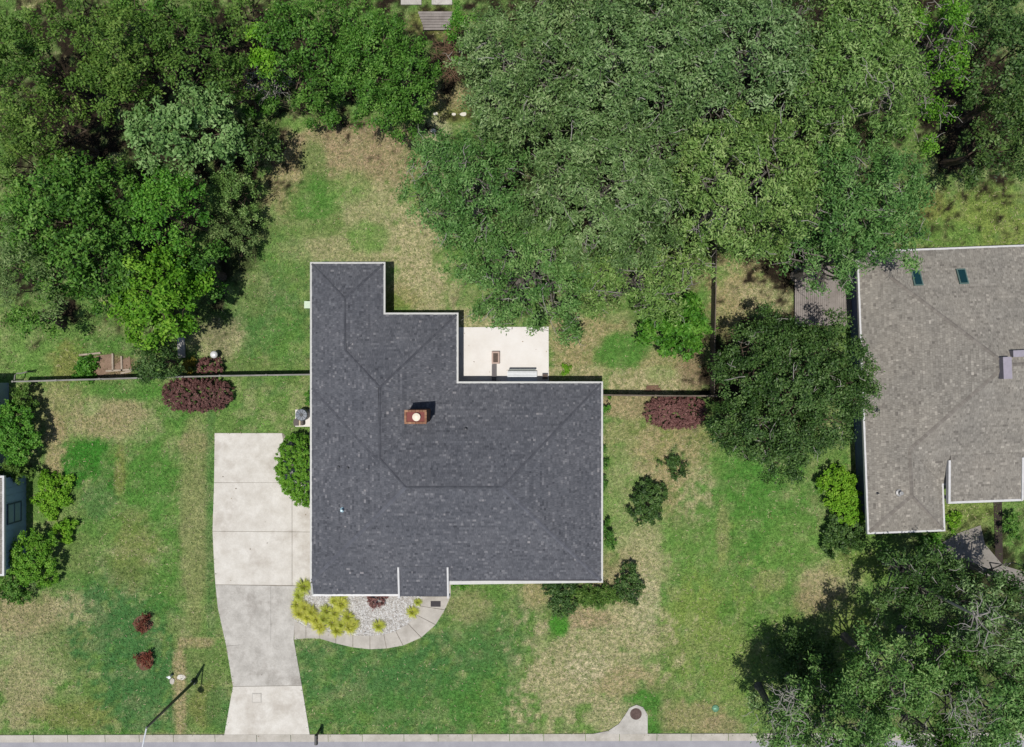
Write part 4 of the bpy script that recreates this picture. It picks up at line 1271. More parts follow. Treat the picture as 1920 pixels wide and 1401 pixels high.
# ---- clipped and garden shrubs
def shrub(name, label, key, px, py, rx, ry, H, leaf=.08, n=6, per=40, spacing=.09, crad=.16, seed=0, cat='shrub', group=None, asp=.5, gaps=.04, parts=None):
    rng = np.random.default_rng(3000+seed)
    lobes = []
    for (x_, y_, ax, ay, hh_, nn) in (parts or [(px, py, rx, ry, H, n)]):
        c_ = W(x_, y_, hh_*.6); k = (CAM_H-hh_*.6)/CAM_H/PX*(SHRUB_SIZE if nn > 1 else 1.04)
        if nn == 1: lobes.append((c_[0], c_[1], hh_*.45, min(ax, ay)*k, hh_*.55/(min(ax, ay)*k)))
        else: lobes += lobes_of(c_[:2], (ax*k, ay*k), hh_, hh_*.15, nn, rng, .36, .5)
    c_ = W(px, py, H*.6)
    root = thing(name, (c_[0], c_[1], 0), label, cat, group)
    V, T_ = crown_leaves(lobes, rng, leaf*SHRUB_LEAF, max(asp, .56) if asp >= .45 else asp, int(per*SHRUB_PER), spacing*SHRUB_SPACE, crad, gaps, .2, .6, -.2)
    V[..., 2] = np.maximum(V[..., 2], .02)
    quads_mesh('foliage', V, T_, FOL[key], root)
    for l in lobes[:5]:
        mb = MB()
        mb.tube([(c_[0]*.3+l[0]*.7, c_[1]*.3+l[1]*.7, -.02), (l[0], l[1], max(l[2], .1))], [.03, .012], 5)
        mb.build('stem', bark_dark, root)
    return root
sid = 0
def S(*a_, **k):
    global sid
    sid += 1
    return shrub(*a_, seed=sid, **k)
def oval(cx_, cy_, rx, ry, H, n, sq=.75):
    """lobes packed to a clipped oval outline"""
    out = []
    for i in range(n):
        t = (i+.5)/n*2-1
        w_ = math.sqrt(max(1-abs(t)**3.2, .12))
        out.append((cx_+t*rx*.80, cy_, rx*2.6/n+ry*.25, ry*w_, H*random.uniform(.95, 1.03), 1))
    return out
S('hedge', 'long clipped maroon hedge in front of the left fence', 'maroon', 370, 742, 63, 32, 1.3, leaf=.06, spacing=.028, crad=.09, cat='hedge', parts=[(332, 740, 26, 27, 1.25, 1), (352, 741, 28, 31, 1.3, 1), (374, 742, 28, 31, 1.35, 1), (396, 740, 27, 27, 1.3, 1), (414, 738, 20, 19, 1.2, 1)])
S('hedge', 'clipped maroon hedge in front of the right fence beside the dark oak', 'maroon', 1265, 773, 53, 30, 1.3, leaf=.06, spacing=.028, crad=.09, cat='hedge', parts=[(1234, 773, 23, 23, 1.2, 1), (1252, 774, 27, 28, 1.3, 1), (1272, 774, 27, 29, 1.3, 1), (1294, 773, 27, 29, 1.35, 1)])
S('shrub', 'small maroon shrub behind the left fence', 'maroon', 393, 687, 23, 16, 1.1, leaf=.07, spacing=.05, crad=.10, parts=[(386, 687, 17, 15, 1.1, 1), (400, 687, 16, 15, 1.1, 1)])
S('shrub', 'small amber shrub beside the small maroon one', 'amber', 351, 688, 14, 14, .9, leaf=.08, n=4)
S('shrub', 'tall lime green shrub beside the garage over the driveway corner', 'garden', 556, 880, 34, 66, 1.9, leaf=.075, per=40, spacing=.04, crad=.11, parts=[(556, 846, 29, 29, 1.8, 1), (549, 868, 31, 31, 1.9, 1), (551, 888, 32, 31, 1.9, 1), (560, 908, 30, 28, 1.85, 1), (569, 926, 22, 22, 1.7, 1), (576, 850, 26, 30, 1.9, 1), (578, 880, 26, 40, 1.9, 1), (580, 910, 24, 30, 1.9, 1)])
S('shrub', 'maroon shrub under the eave in the gravel bed', 'maroon', 706, 1118, 21, 24, 1.0, leaf=.08, spacing=.05, crad=.12, parts=[(706, 1116, 19, 18, 1.0, 1), (706, 1127, 12, 16, .9, 1)])
S('shrub', 'spiky dark green cycad shrub on dry grass', 'dark', 1265, 873, 20, 20, .9, leaf=.22, asp=.22, per=40, spacing=.2, crad=.26, n=5, gaps=.2)
S('shrub', 'round dark green shrub alone on the side lawn', 'dark', 1213, 943, 30, 38, 1.5, leaf=.11, n=9, spacing=.09)
HG = 'dark shrubs at the front corner of the middle house'
S('shrub', 'round dark green shrub under the eave at the front corner', 'dark', 1054, 1120, 29, 29, 1.2, leaf=.09, n=12, group=HG)
S('shrub', 'brownish green hedge between two rounder front corner shrubs', 'olive', 1108, 1119, 48, 20, .9, leaf=.08, n=16, parts=[(1090, 1117, 26, 20, .95, 6), (1118, 1120, 28, 20, .9, 6), (1146, 1114, 26, 20, .9, 6)], group=HG)
S('shrub', 'dark shrub wrapping the front right corner, furthest from the eave', 'dark', 1179, 1097, 22, 35, 1.3, leaf=.09, n=12, group=HG)
S('shrub', 'oval green shrub against the right wall of the middle house', 'lush', 1140, 998, 13, 31, 1.2, leaf=.09, n=6)
S('shrub', 'small green shrub at the back right corner of the middle house', 'bright', 1134, 761, 11, 15, .9, leaf=.09, n=4)
S('shrub', 'tiny green plant under the front eave beside the porch', 'bright', 862, 1099, 16, 8, .5, leaf=.08, n=4)
S('shrub', 'little bright plant on dry ground right of the patio', 'lime', 1062, 691, 11, 9, .4, leaf=.08, n=3)
S('shrub', 'thin strip of green plants along the right wall', 'lush', 1133, 880, 5, 45, .6, leaf=.08, n=8)
S('shrub', 'green plant beside the left eave by the fence', 'bright', 580, 745, 8, 16, .8, leaf=.09, n=4)
LG = 'shrubs along the wall of the left house'
S('shrub', 'olive shrub at the corner of the left house by the fence', 'olive', 40, 748, 20, 26, 1.8, leaf=.1, n=6, group=LG)
S('shrub', 'tall green hedge hiding the left house wall', 'bright', 28, 812, 33, 50, 2.7, leaf=.11, n=16, group=LG)
S('shrub', 'dark clipped shrub just above the blue wall', 'olive', 30, 886, 36, 21, 1.9, leaf=.09, n=8, group=LG)
S('shrub', 'broad lime green shrub beside the blue wall', 'lime', 93, 928, 31, 36, .9, leaf=.1, n=9, group=LG)
S('shrub', 'small round lime green shrub on the left lawn edge', 'lime', 121, 993, 19, 22, .7, leaf=.1, n=6, group=LG)
S('shrub', 'big olive green shrub at the lower end of the blue wall', 'garden', 56, 1045, 38, 48, 2.2, leaf=.1, n=11, group=LG)
S('shrub', 'dark green shrub at the left edge below the blue wall', 'lush', 22, 1100, 36, 26, 1.2, leaf=.1, n=7, group=LG)
S('shrub', 'small grey shrub beside the dark one at the left edge', 'willow', 62, 1092, 12, 12, .8, leaf=.08, n=4, group=LG)
S('shrub', 'leafy green plant at the edge of the vegetable bed', 'bright', 160, 690, 20, 20, .6, leaf=.14, n=5, spacing=.1, crad=.2)
RG = 'shrubs along the side wall of the tan roofed house'
S('shrub', 'yellow-green shrub under the eave below the dark oak', 'lime', 1572, 910, 31, 31, 1.7, leaf=.1, n=9, group=RG)
S('shrub', 'olive-lime shrub against the dark side wall', 'lime', 1590, 952, 28, 32, 1.5, leaf=.1, n=8, group=RG)
S('shrub', 'dark ragged shrub at the front corner of the side wall', 'dark', 1582, 1005, 36, 32, 1.5, leaf=.12, n=9, gaps=.15, group=RG)
S('shrub', 'low bright green shrub in front of the tan roofed wing', 'bright', 1745, 1018, 30, 16, .7, leaf=.1, n=6, group=RG)
S('shrub', 'lime plant in the corner beside the porch of the tan roofed house', 'lime', 1784, 978, 14, 18, .8, leaf=.1, n=4, group=RG)
S('shrub', 'dark shrub in the shade at the right edge below the porch', 'lush', 1898, 985, 14, 26, 1.2, leaf=.1, n=6, group=RG)

# red plants in mulch rings
mulch = mottled('red_mulch', A(96, 64, 50), A(124, 88, 68), 6, 40)
for (px, py, lb) in ((269, 1168, 'red-leaved young plant in a mulch ring, the one farther from the road'), (272, 1237, 'red-leaved young plant in a mulch ring, the one nearer the street lamp')):
    s_ = S('red_plant', lb, 'red', px, py, 14, 14, .75, leaf=.12, n=5, asp=.35, per=26, spacing=.09, crad=.18, group='two red plants on the left lot', cat='plant', gaps=.2)
    c0 = W(px, py)
    mb = MB()
    mb.prism([(c0[0]+.56*math.cos(i/14*6.283)*random.uniform(.85, 1.1), c0[1]-.05+.56*math.sin(i/14*6.283)*random.uniform(.85, 1.1)) for i in range(14)], .003, .035)
    mb.build('mulch_ring', mulch, s_)

# clumps of striped border grass
def grass_clump(r, H, seed):
    rng = np.random.default_rng(seed)
    n = 240
    a_ = rng.uniform(0, 2*np.pi, n); reach = r*rng.uniform(.4, 1.15, n); w_ = rng.uniform(.018, .034, n)
    base = np.stack([np.cos(a_)*r*.15*rng.random(n), np.sin(a_)*r*.15*rng.random(n), np.zeros(n)], -1)
    d = np.stack([np.cos(a_), np.sin(a_), np.zeros(n)], -1); s_ = np.stack([-np.sin(a_), np.cos(a_), np.zeros(n)], -1)
    h_ = H*rng.uniform(.6, 1.1, n)
    mid = base+d*reach[:, None]*.45+np.stack([0*a_, 0*a_, h_], -1)
    tip = base+d*reach[:, None]+np.stack([0*a_, 0*a_, h_*rng.uniform(.35, .9, n)], -1)
    w_ = w_[:, None]
    V = np.concatenate([np.stack([base-s_*w_/2, base+s_*w_/2, mid+s_*w_/2, mid-s_*w_/2], 1), np.stack([mid-s_*w_/2, mid+s_*w_/2, tip+s_*w_*.1, tip-s_*w_*.1], 1)])
    t = np.clip(rng.normal(.66, .24, n), 0, 1)
    return V, np.concatenate([t, np.clip(t+.15, 0, 1)])
CG = 'clumps of yellow-green border grass around the gravel bed'
clump_px = [(570, 1100, 'yellow-green grass clump at the garage corner, at the upper end of the bed border'), (560, 1117, None), (557, 1134, None), (562, 1150, None), (577, 1157, None), (593, 1163, None),
            (608, 1160, None), (622, 1168, None), (612, 1146, None), (627, 1150, None), (640, 1172, None), (656, 1176, 'yellow-green grass clump at the inner end of the bed border by the walk'), (640, 1133, None), (628, 1128, None), (652, 1157, None),
            (663, 1171, None), (571, 1140, None), (600, 1174, None), (632, 1182, None), (585, 1147, None)]
proto = thing('ornamental_grass', (0, 0, 0), 'yellow-green grass clump crowded into the border at the driveway end of the gravel bed', 'ornamental grass', CG)
V, T_ = grass_clump(.42, .34, 5)
quads_mesh('leaves', V, T_, FOL['blade'], proto)
mb = MB(); mb.lathe((0, 0, 0), [(.07, 0), (.05, .06)], 8); mb.build('stems', bark_dark, proto)
clump_shapes = [proto.children[0].data]
for sd, r_c in ((15, .36), (25, .47)):
    V, T_ = grass_clump(r_c, .3, sd)
    t_o = quads_mesh('leaves', V, T_, FOL['blade'])
    clump_shapes.append(t_o.data)
    bpy.data.objects.remove(t_o)
first = True
for (px, py, lb) in clump_px:
    loc = tuple(W(px, py, .2)[:2])+(.02,)
    if first: o = proto; o.location = loc; first = False
    else: o = copy_tree(proto, loc)
    o['label'] = lb or 'yellow-green grass clump crowded into the border at the driveway end of the gravel bed'
    o.rotation_euler.z = random.random()*6.28
    o.children[[c.name.startswith('leaves') for c in o.children].index(True)].data = random.choice(clump_shapes)
    o.scale = (random.uniform(.8, 1.12), random.uniform(.8, 1.12), random.uniform(.8, 1.1))
for (px, py, sc_, lb) in ((710, 1174, .85, 'lone yellow-green grass clump in the gravel next to the curved walk'), (773, 1148, .8, 'yellow-green grass clump at the right end of the gravel bed'), (783, 1130, .55, 'smallest yellow-green grass clump under the porch edge'), (641, 1118, .7, 'yellow-green grass clump tucked against the garage front')):
    o = copy_tree(proto, tuple(W(px, py, .2)[:2])+(.02,), lb)
    o.scale = (sc_,)*3

# ------------------------------------------------------------------ fences
wood_dark = mottled('weathered_fence_wood', A(92, 82, 72), A(128, 116, 104), 2, 40)
wood_grey = mottled('grey_fence_wood', A(128, 128, 122), A(164, 162, 154), 2, 40)
def fence(label, pts, h, m, panel=2.4, group=None):
    p0 = W(*pts[0])
    root = thing('fence', (p0[0], p0[1], 0), label, 'fence', group)
    for (a_, b_) in zip(pts[:-1], pts[1:]):
        A_, B_ = W(*a_)[:2], W(*b_)[:2]
        L = np.linalg.norm(B_-A_); k = max(int(round(L/panel)), 1)
        yaw = math.atan2(B_[1]-A_[1], B_[0]-A_[0]); t = (B_-A_)/L; nn = np.array([-t[1], t[0]])
        for i in range(k):
            q0, q1 = A_+(B_-A_)*i/k, A_+(B_-A_)*(i+1)/k
            mb = MB(); mb.box((q0[0], q0[1], (h+.06)/2), (.10, .10, h+.06), yaw); mb.build('post', m, root)
            c_ = (q0+q1)/2; l_ = L/k-.10
            nb = int(l_/.15)
            mb = MB()
            for j in range(nb):
                d = -l_/2+(j+.5)*l_/nb
                mb.box((c_[0]+t[0]*d, c_[1]+t[1]*d, h/2+random.uniform(-.015, .015)), (l_/nb-.008, .02, h-.04), yaw)
            pn = mb.build('fence_panel', m, root)
            mb = MB()
            for z in (.35, h-.25):
                mb.box((c_[0]-nn[0]*.032, c_[1]-nn[1]*.032, z), (l_, .04, .09), yaw)
            mb.box((c_[0], c_[1], h+.015), (l_, .06, .03), yaw)
            mb.build('rail', m, pn)
        if (a_, b_) == (pts[-2], pts[-1]):
            mb = MB(); mb.box((B_[0], B_[1], (h+.06)/2), (.10, .10, h+.06), yaw); mb.build('post', m, root)
    return root
fence('grey wooden fence running from the left house to the middle house', [(54, 715), (290, 708), (430, 704.5), (598, 702)], 1.6, wood_grey)
fence('dark wooden fence from the middle house to the dark oak', [(1118, 739), (1220, 740.5), (1330, 741)], 1.7, wood_dark)
fence('weathered low side fence running back beside the bright leafy shrub', [(1331, 741), (1332, 640), (1334, 540), (1335, 440)], 1.1, wood_dark)
# boards leaning on the right fence
t_ = thing('wood_scrap', W(1222, 734, 0), 'short brown boards lying against the right fence', 'scrap wood')
c0 = W(1222, 734)
for i in range(3):
    mb = MB(); mb.box((c0[0]+random.uniform(-.1, .1), c0[1]+.05+i*.12, .04+.03*i), (1.0-.15*i, .11, .035), random.uniform(-.08, .08)); mb.build('board', mottled('brown_board', A(104, 78, 62), A(132, 102, 82), 4, 40), t_)

# ------------------------------------------------------------------ decks
deck_mat = mottled('grey_deck_wood', A(136, 128, 122), A(168, 160, 154), 1.5, 40, stain=A(112, 104, 98), stain_amt=.5)
c0 = W(1535, 566)
deck = thing('deck', (c0[0], c0[1], 0), 'weathered grey board deck beside the tan roofed house', 'deck')
x0, x1_, y0, y1_ = W(1487, 0)[0], W(1594, 0)[0], W(0, 612)[1], W(0, 500)[1]
x = x0
while x < x1_:
    mb = MB(); mb.box((x+.055, (y0+y1_)/2, .30+random.uniform(-.004, .004)), (.10, y1_-y0, .035)); mb.build('board', deck_mat, deck); x += .114
mb = MB()
for y in np.linspace(y0+.1, y1_-.1, 5): mb.box(((x0+x1_)/2, y, .21), (x1_-x0, .05, .14))
mb.build('joists', wood_dark, deck)
c0 = W(817, 42)
wal = thing('wooden_platform', (c0[0], c0[1], 0), 'small grey plank platform at the top between the trees', 'platform')
for i in range(7):
    py = 27+i*5.0
    p = W(817+i*.6, py); mb = MB(); mb.box((p[0], p[1], .22+.004*(i % 3)), ((64-i*2.4)/PX, .135, .035)); mb.build('plank', deck_mat, wal)
mb = MB()
for dx in (-.7, .7): mb.box((c0[0]+dx, c0[1]-.0, .13), (.09, 1.05, .14))
mb.build('bearers', wood_dark, wal)
c0 = W(800, 2)
w2 = thing('concrete_step', (c0[0], c0[1], 0), 'pale slabs cut off by the top edge above the plank platform', 'slab')
for dx in (-.9, .9):
    mb = MB(); mb.box((c0[0]+dx, c0[1], .05), (1.2, .5, .1)); mb.build('slab', conc_old, w2)

# ------------------------------------------------------------------ small things in the yard
steel_dark = painted('dark_green_steel', A(52, 66, 62), .35, .3)
alu = painted('white_aluminium', A(226, 230, 236), .4)
base = W(365, 1277); topz = 6.6
lamp = thing('street_lamp', (base[0], base[1], 0), 'tall dark street lamp pole with pale arm leaning over the kerb', 'street lamp')
mb = MB(); mb.tube([(base[0], base[1], 0), (base[0], base[1], .3), (base[0], base[1], topz)], [.12, .10, .06], 12); mb.build('pole', steel_dark, lamp)
mb = MB(); mb.lathe((base[0], base[1], 0), [(.2, 0), (.2, .06), (.13, .3)], 12); mb.build('base_collar', steel_dark, lamp)
mb = MB(); pts = []
for i in range(8):
    t = i/7; pts.append((base[0]-.03-.17*t, base[1]-.02-1.35*t, topz-.1+.28*math.sin(t*1.4)))
mb.tube(pts, [.04]*8, 8); mb.build('arm', alu, lamp)
hp = pts[-1]
mb = MB(); mb.lathe((hp[0], hp[1]-.1, hp[2]-.1), [(.06, -.05), (.2, 0), (.19, .08), (.10, .16), (.03, .2)], 16); mb.build('lamp_head', alu, lamp)

mbp = W(601, 1366)
mail = thing('mailbox', (mbp[0], mbp[1], 0), 'black mailbox on a post at the kerb beside the driveway', 'mailbox')
black = painted('black_metal', A(34, 36, 36), .5)
mb = MB(); mb.box((mbp[0], mbp[1], .55), (.10, .10, 1.1)); mb.beam((mbp[0], mbp[1]+.12, .98), (mbp[0], mbp[1]-.42, .98), .08, .07); mb.build('post', black, mail)
mb = MB()
sec = [(-.09, 0), (.09, 0), (.09, .12)]+[(.09*math.cos(a_), .12+.09*math.sin(a_)) for a_ in (.6, 1.2, 1.9, 2.5)]+[(-.09, .12)]
vs = [(mbp[0]+s_[0], mbp[1]+.08, 1.02+s_[1]) for s_ in sec]+[(mbp[0]+s_[0], mbp[1]-.46, 1.02+s_[1]) for s_ in sec]
k = len(sec); mb.add(vs, [tuple(range(k)), tuple(range(2*k-1, k-1, -1))]+[(i, i+k, (i+1) % k+k, (i+1) % k) for i in range(k)])
bxm = mb.build('mailbox_body', black, mail)
mb = MB(); mb.box((mbp[0]+.10, mbp[1]-.1, 1.2), (.012, .03, .18)); mb.box((mbp[0]+.10, mbp[1]-.13, 1.27), (.012, .09, .05)); mb.build('flag', painted('faded_red', A(120, 50, 44), .5), bxm)

# patio furniture
white_plastic = painted('white_slat_paint', A(222, 228, 232), .5)
green_rail = painted('dark_green_rail', A(74, 88, 84), .5)
c0 = W(979, 706, .5)
bench = thing('patio_bench', (c0[0], c0[1], 0), 'pale slatted bench with dark back rail on the patio against the house', 'bench')
for i in range(9):
    mb = MB(); mb.box((c0[0], c0[1]-.42+i*.085, .46), (1.72, .07, .03)); mb.build('slat', white_plastic, bench)
mb = MB(); mb.beam((c0[0]-.78, c0[1]+.38, .80), (c0[0]+.78, c0[1]+.38, .80), .09, .08); mb.build('back_rail', green_rail, bench)
for sx in (-.75, .75):
    mb = MB(); mb.box((c0[0]+sx, c0[1]+.38, .44), (.05, .05, .70)); mb.box((c0[0]+sx, c0[1]-.36, .27), (.05, .05, .36)); mb.build('leg', green_rail, bench)
c0 = W(929.5, 671)
tanp = painted('tan_wood', A(196, 170, 158), .8); dk = mottled('dark_ash', A(84, 70, 62), A(112, 96, 86), 8, 40)
pit = thing('planter_box', (c0[0], c0[1], 0.08), 'small tan framed box with dark filling standing on the white patio', 'planter')
for (dx, dy, w_, l_) in ((0, .31, .46, .09), (0, -.31, .46, .09), (-.185, 0, .09, .53), (.185, 0, .09, .53)):
    mb = MB(); mb.box((c0[0]+dx, c0[1]+dy, .27), (w_, l_, .38)); mb.build('side_board', tanp, pit)
mb = MB(); mb.box((c0[0], c0[1], .24), (.28, .53, .30)); mb.build('filling', dk, pit)
c0 = W(926.5, 699)  # narrow dark grey strip, built as slats on low legs
bar = thing('low_slat_strip', (c0[0], c0[1], .08), 'narrow dark grey slatted strip between the tan box and the house', 'bench')
gre = painted('dark_grey_paint', A(104, 98, 100), .7)
for i in range(3):
    mb = MB(); mb.box((c0[0]-.09+i*.09, c0[1], .32), (.08, .95, .035)); mb.build('slat', gre, bar)
for sy in (-.38, .38):
    mb = MB(); mb.box((c0[0], c0[1]+sy, .19), (.24, .06, .22)); mb.build('leg', gre, bar)
c0 = W(1021.5, 706)
pot = thing('dark_planter', (c0[0], c0[1], .08), 'small square dark grey planter at the right corner of the patio', 'planter')
mb = MB(); q = .13
mb.hexa([(c0[0]-q, c0[1]-q, .08), (c0[0]+q, c0[1]-q, .08), (c0[0]+q, c0[1]+q, .08), (c0[0]-q, c0[1]+q, .08), (c0[0]-q*1.25, c0[1]-q*1.25, .42), (c0[0]+q*1.25, c0[1]-q*1.25, .42), (c0[0]+q*1.25, c0[1]+q*1.25, .42), (c0[0]-q*1.25, c0[1]+q*1.25, .42)])
mb.build('pot', gre, pot)
mb = MB(); mb.box((c0[0], c0[1], .424), (q*2, q*2, .012)); mb.build('soil', dk, pot)

# air conditioner on its pad
c0 = W(572, 784)
pad = thing('concrete_pad', (c0[0], c0[1], 0), 'white concrete pad under the air conditioner at the left wall', 'concrete pad')
mb = MB(); mb.box((c0[0]+.1, c0[1], .05), (1.3, 1.0, .1)); mb.build('pad_slab', patio_mat, pad)
c0 = W(565, 778, .8)
ac = thing('air_conditioner', (c0[0], c0[1], .1), 'round grey-blue air conditioner unit at the left wall of the middle house', 'air conditioner')
grey_blue = painted('grey_blue_metal', A(84, 98, 114), .5); dark_m = painted('dark_grille', A(34, 40, 44), .6)
mb = MB(); mb.lathe((c0[0], c0[1], .1), [(.33, 0), (.35, .05), (.35, .66), (.32, .72), (.12, .73)], 20); body_ = mb.build('casing', grey_blue, ac)
mb = MB()
for i in range(10):
    a_ = i/10*6.283; mb.beam((c0[0]+.10*math.cos(a_), c0[1]+.10*math.sin(a_), .845), (c0[0]+.31*math.cos(a_), c0[1]+.31*math.sin(a_), .835), .022, .02)
mb.lathe((c0[0], c0[1], .83), [(.10, 0), (.09, .03)], 12); mb.build('fan_grille', dark_m, ac)
c0 = W(559, 792, .6)
bn = thing('storage_bin', (c0[0], c0[1], .1), 'small dark brown bin with pale lid strip beside the air conditioner', 'bin')
brown = painted('dark_brown_plastic', A(56, 40, 32), .6)
mb = MB(); mb.box((c0[0], c0[1], .36), (.52, .36, .52)); mb.build('bin_body', brown, bn)
mb = MB(); mb.box((c0[0]-.11, c0[1], .645), (.28, .39, .05)); mb.build('lid', brown, bn)
mb = MB(); mb.box((c0[0]+.10, c0[1], .635), (.09, .36, .03)); mb.build('lid_strip', painted('pale_tan_plastic', A(196, 180, 150), .6), bn)
c0 = W(577, 571.5, .7)
eb = thing('utility_box', (c0[0], c0[1], 0), 'pale green square utility box at the wall of the rear wing', 'utility box')
pg = painted('pale_green_paint', A(206, 228, 200), .6)
mb = MB(); mb.box((c0[0], c0[1], .33), (.36, .36, .66)); mb.build('cabinet', pg, eb)
mb = MB(); mb.box((c0[0], c0[1], .68), (.41, .41, .04)); mb.build('lid', pg, eb)
# door mat
c0 = W(817, 1132)
dm = MB(); dm.box((c0[0], c0[1], .062), (.58, .33, .018)); o = dm.build('doormat', painted('charcoal_mat', A(66, 62, 66), .95)); tag(o, 'dark doormat on the curved front walk below the porch', 'doormat')
# white globe, water meter, green lid
c0 = W(402, 665, .55)
gb = thing('garden_globe', (c0[0], c0[1], 0), 'white ball on a short stand behind the small maroon shrub', 'garden ornament')
mb = MB(); mb.lathe((c0[0], c0[1], .42), [(.03+.19*math.sin(i/10*math.pi), .19-.19*math.cos(i/10*math.pi)) for i in range(11)], 18); mb.build('globe', painted('white_glaze', A(236, 236, 236), .25), gb)
mb = MB(); mb.lathe((c0[0], c0[1], 0), [(.13, 0), (.06, .08), (.06, .38), (.10, .44)], 12); mb.build('stand', painted('dark_stand', A(70, 70, 72), .6), gb)
c0 = W(319, 1269, .3)
wm = thing('hydrant_spigot', (c0[0], c0[1], 0), 'small white water spigot by the old path on the left lot', 'water spigot')
mb = MB(); mb.tube([(c0[0], c0[1], 0), (c0[0], c0[1], .42)], .045, 8); mb.box((c0[0]-.08, c0[1], .36), (.2, .05, .05)); mb.lathe((c0[0], c0[1], .42), [(.09, 0), (.09, .03)], 10); mb.build('spigot_pipe', alu, wm)
c0 = W(340, 1270)
o = MB(); o.prism([(c0[0]+.30*math.cos(i/9*6.283)*random.uniform(.8, 1.1), c0[1]+.18*math.sin(i/9*6.283)*random.uniform(.8, 1.1)) for i in range(9)], .002, .03)
o = o.build('paving_stone', conc_mat); tag(o, 'pale stone in the old path beside the water spigot', 'stone')
c0 = W(323, 1277)
o = MB(); o.prism([(c0[0]+.16*math.cos(i/9*6.283)*random.uniform(.8, 1.1), c0[1]+.18*math.sin(i/9*6.283)*random.uniform(.8, 1.1)) for i in range(9)], .002, .05)
o = o.build('paving_stone', walk_mat); tag(o, 'greyish stone just below the white water spigot', 'stone')
c0 = W(1341, 1328)
gl_ = thing('valve_lid', (c0[0], c0[1], 0), 'small green round utility lid in the front lawn', 'utility lid')
gp = painted('green_plastic', A(40, 118, 76), .5)
mb = MB(); mb.lathe((c0[0], c0[1], 0), [(.21, 0), (.21, .05), (.19, .06)], 16); mb.build('rim', gp, gl_)
mb = MB(); mb.box((c0[0]-.03, c0[1], .068), (.16, .10, .014)); mb.build('handle_plate', painted('pale_green_plastic', A(120, 190, 150), .5), gl_)
# vegetable bed
c0 = W(205, 690)
vb = thing('vegetable_bed', (c0[0], c0[1], 0), 'bare vegetable bed edged with pale timbers behind the left fence', 'garden bed')
soil_m = mottled('bed_soil', A(140, 116, 98), A(166, 140, 120), 3, 30, .95, .4, .6)
timber = mottled('pale_timber', A(164, 150, 134), A(192, 178, 160), 3, 40)
mb = MB(); mb.prism(P2((172, 668), (212, 664), (213, 696), (186, 706), (178, 690)), .002, .05); mb.build('soil', soil_m, vb)
mb = MB(); mb.prism(P2((216, 684), (228, 676), (244, 668), (246, 694), (215, 695)), .002, .045); mb.build('soil', soil_m, vb)
for (a_, b_) in (((212.5, 663), (213, 695)), ((229, 668), (230, 696)), ((200, 696), (250, 693)), ((228, 700), (248, 696)), ((150, 666), (190, 662))):
    A_, B_ = W(*a_), W(*b_); mb = MB(); mb.beam((A_[0], A_[1], .07), (B_[0], B_[1], .07), .10, .12); mb.build('timber', timber, vb)
# bent pipe at the corner of the left house
A_ = [W(27, 712, .9), W(28, 703, 1.0), W(32, 700, 1.0), (W(40, 700, .95)), W(50, 697.5, .9)]
hk = thing('handrail', (A_[0][0], A_[0][1], 0), 'bent grey pipe rail at the corner of the left house', 'handrail')
mb = MB(); mb.tube(A_, .035, 8); mb.build('rail', wood_grey, hk)
for p in (A_[0], A_[-1]):
    mb = MB(); mb.tube([(p[0], p[1], 0), tuple(p)], .03, 8); mb.build('post', wood_grey, hk)
o = MB(); c0 = W(341, 652); o.box((c0[0], c0[1], .06), (.42, 1.2, .12), .05); o = o.build('stone_slab', conc_old); tag(o, 'grey slab on the ground behind the dark conical shrub', 'slab')
# white stones at the back of the yard
rngs = random.Random(3)
for (px, py, r, lb) in ((817, 214, .13, 'white stone in the rear clearing, leftmost of the row'), (851, 215, .11, 'white stone in the rear clearing, middle of the row'), (869, 215, .17, 'largest white stone in the rear clearing, at the right of the row'), (813, 246, .15, 'white stone at the edge of the oak canopy below the row')):
    c_ = W(px, py); mb = MB()
    mb.prism([(c_[0]+r*1.2*math.cos(i/8*6.283)*rngs.uniform(.75, 1.1), c_[1]+r*.8*math.sin(i/8*6.283)*rngs.uniform(.75, 1.1)) for i in range(8)], .0, .10)
    o = mb.build('white_stone', painted('chalk_white', A(236, 230, 216), .9)); tag(o, lb, 'stone', 'white stones in the rear clearing')
# brush and dead wood
def brush(name, label, px, py, rx, ry, n, m, h=1.0, z=0., r=.02, cat='dead branches'):
    rng = np.random.default_rng(abs(hash((px, py))) % 9999)
    c_ = W(px, py, z); root = thing(name, (c_[0], c_[1], 0), label, cat)
    mb = MB(); k = (CAM_H-z)/CAM_H/PX
    for i in range(n):
        a_ = rng.uniform(0, 6.283); u = math.sqrt(rng.random())
        p = np.array([c_[0]+math.cos(a_)*u*rx*k, c_[1]+math.sin(a_)*u*ry*k, z+rng.random()*h+.03])
        d = unit(rng.normal(0, 1, 3)*np.array([1, 1, .35]))*rng.uniform(.3, 1.0)
        limb(mb, p, p+d, r*rng.uniform(.6, 1.3), .006, rng, .08, 4, 3)
        limb(mb, p+d*.5, p+d*.5+unit(d+rng.normal(0, .6, 3))*.4, r*.6, .005, rng, .08, 3, 2)
    mb.build('branches', m, root)
brush('brush_pile', 'pile of brown brush at the rear between dense tree and canopy', 843, 118, 22, 40, 130, mottled('brown_twigs', A(112, 86, 66), A(146, 116, 92), 5, 30), .7, cat='brush pile')
brush('dead_branches', 'tangle of bare grey branches among the dark trees on the left', 505, 165, 50, 28, 90, bark_pale, 1.6, 1.0, .028)
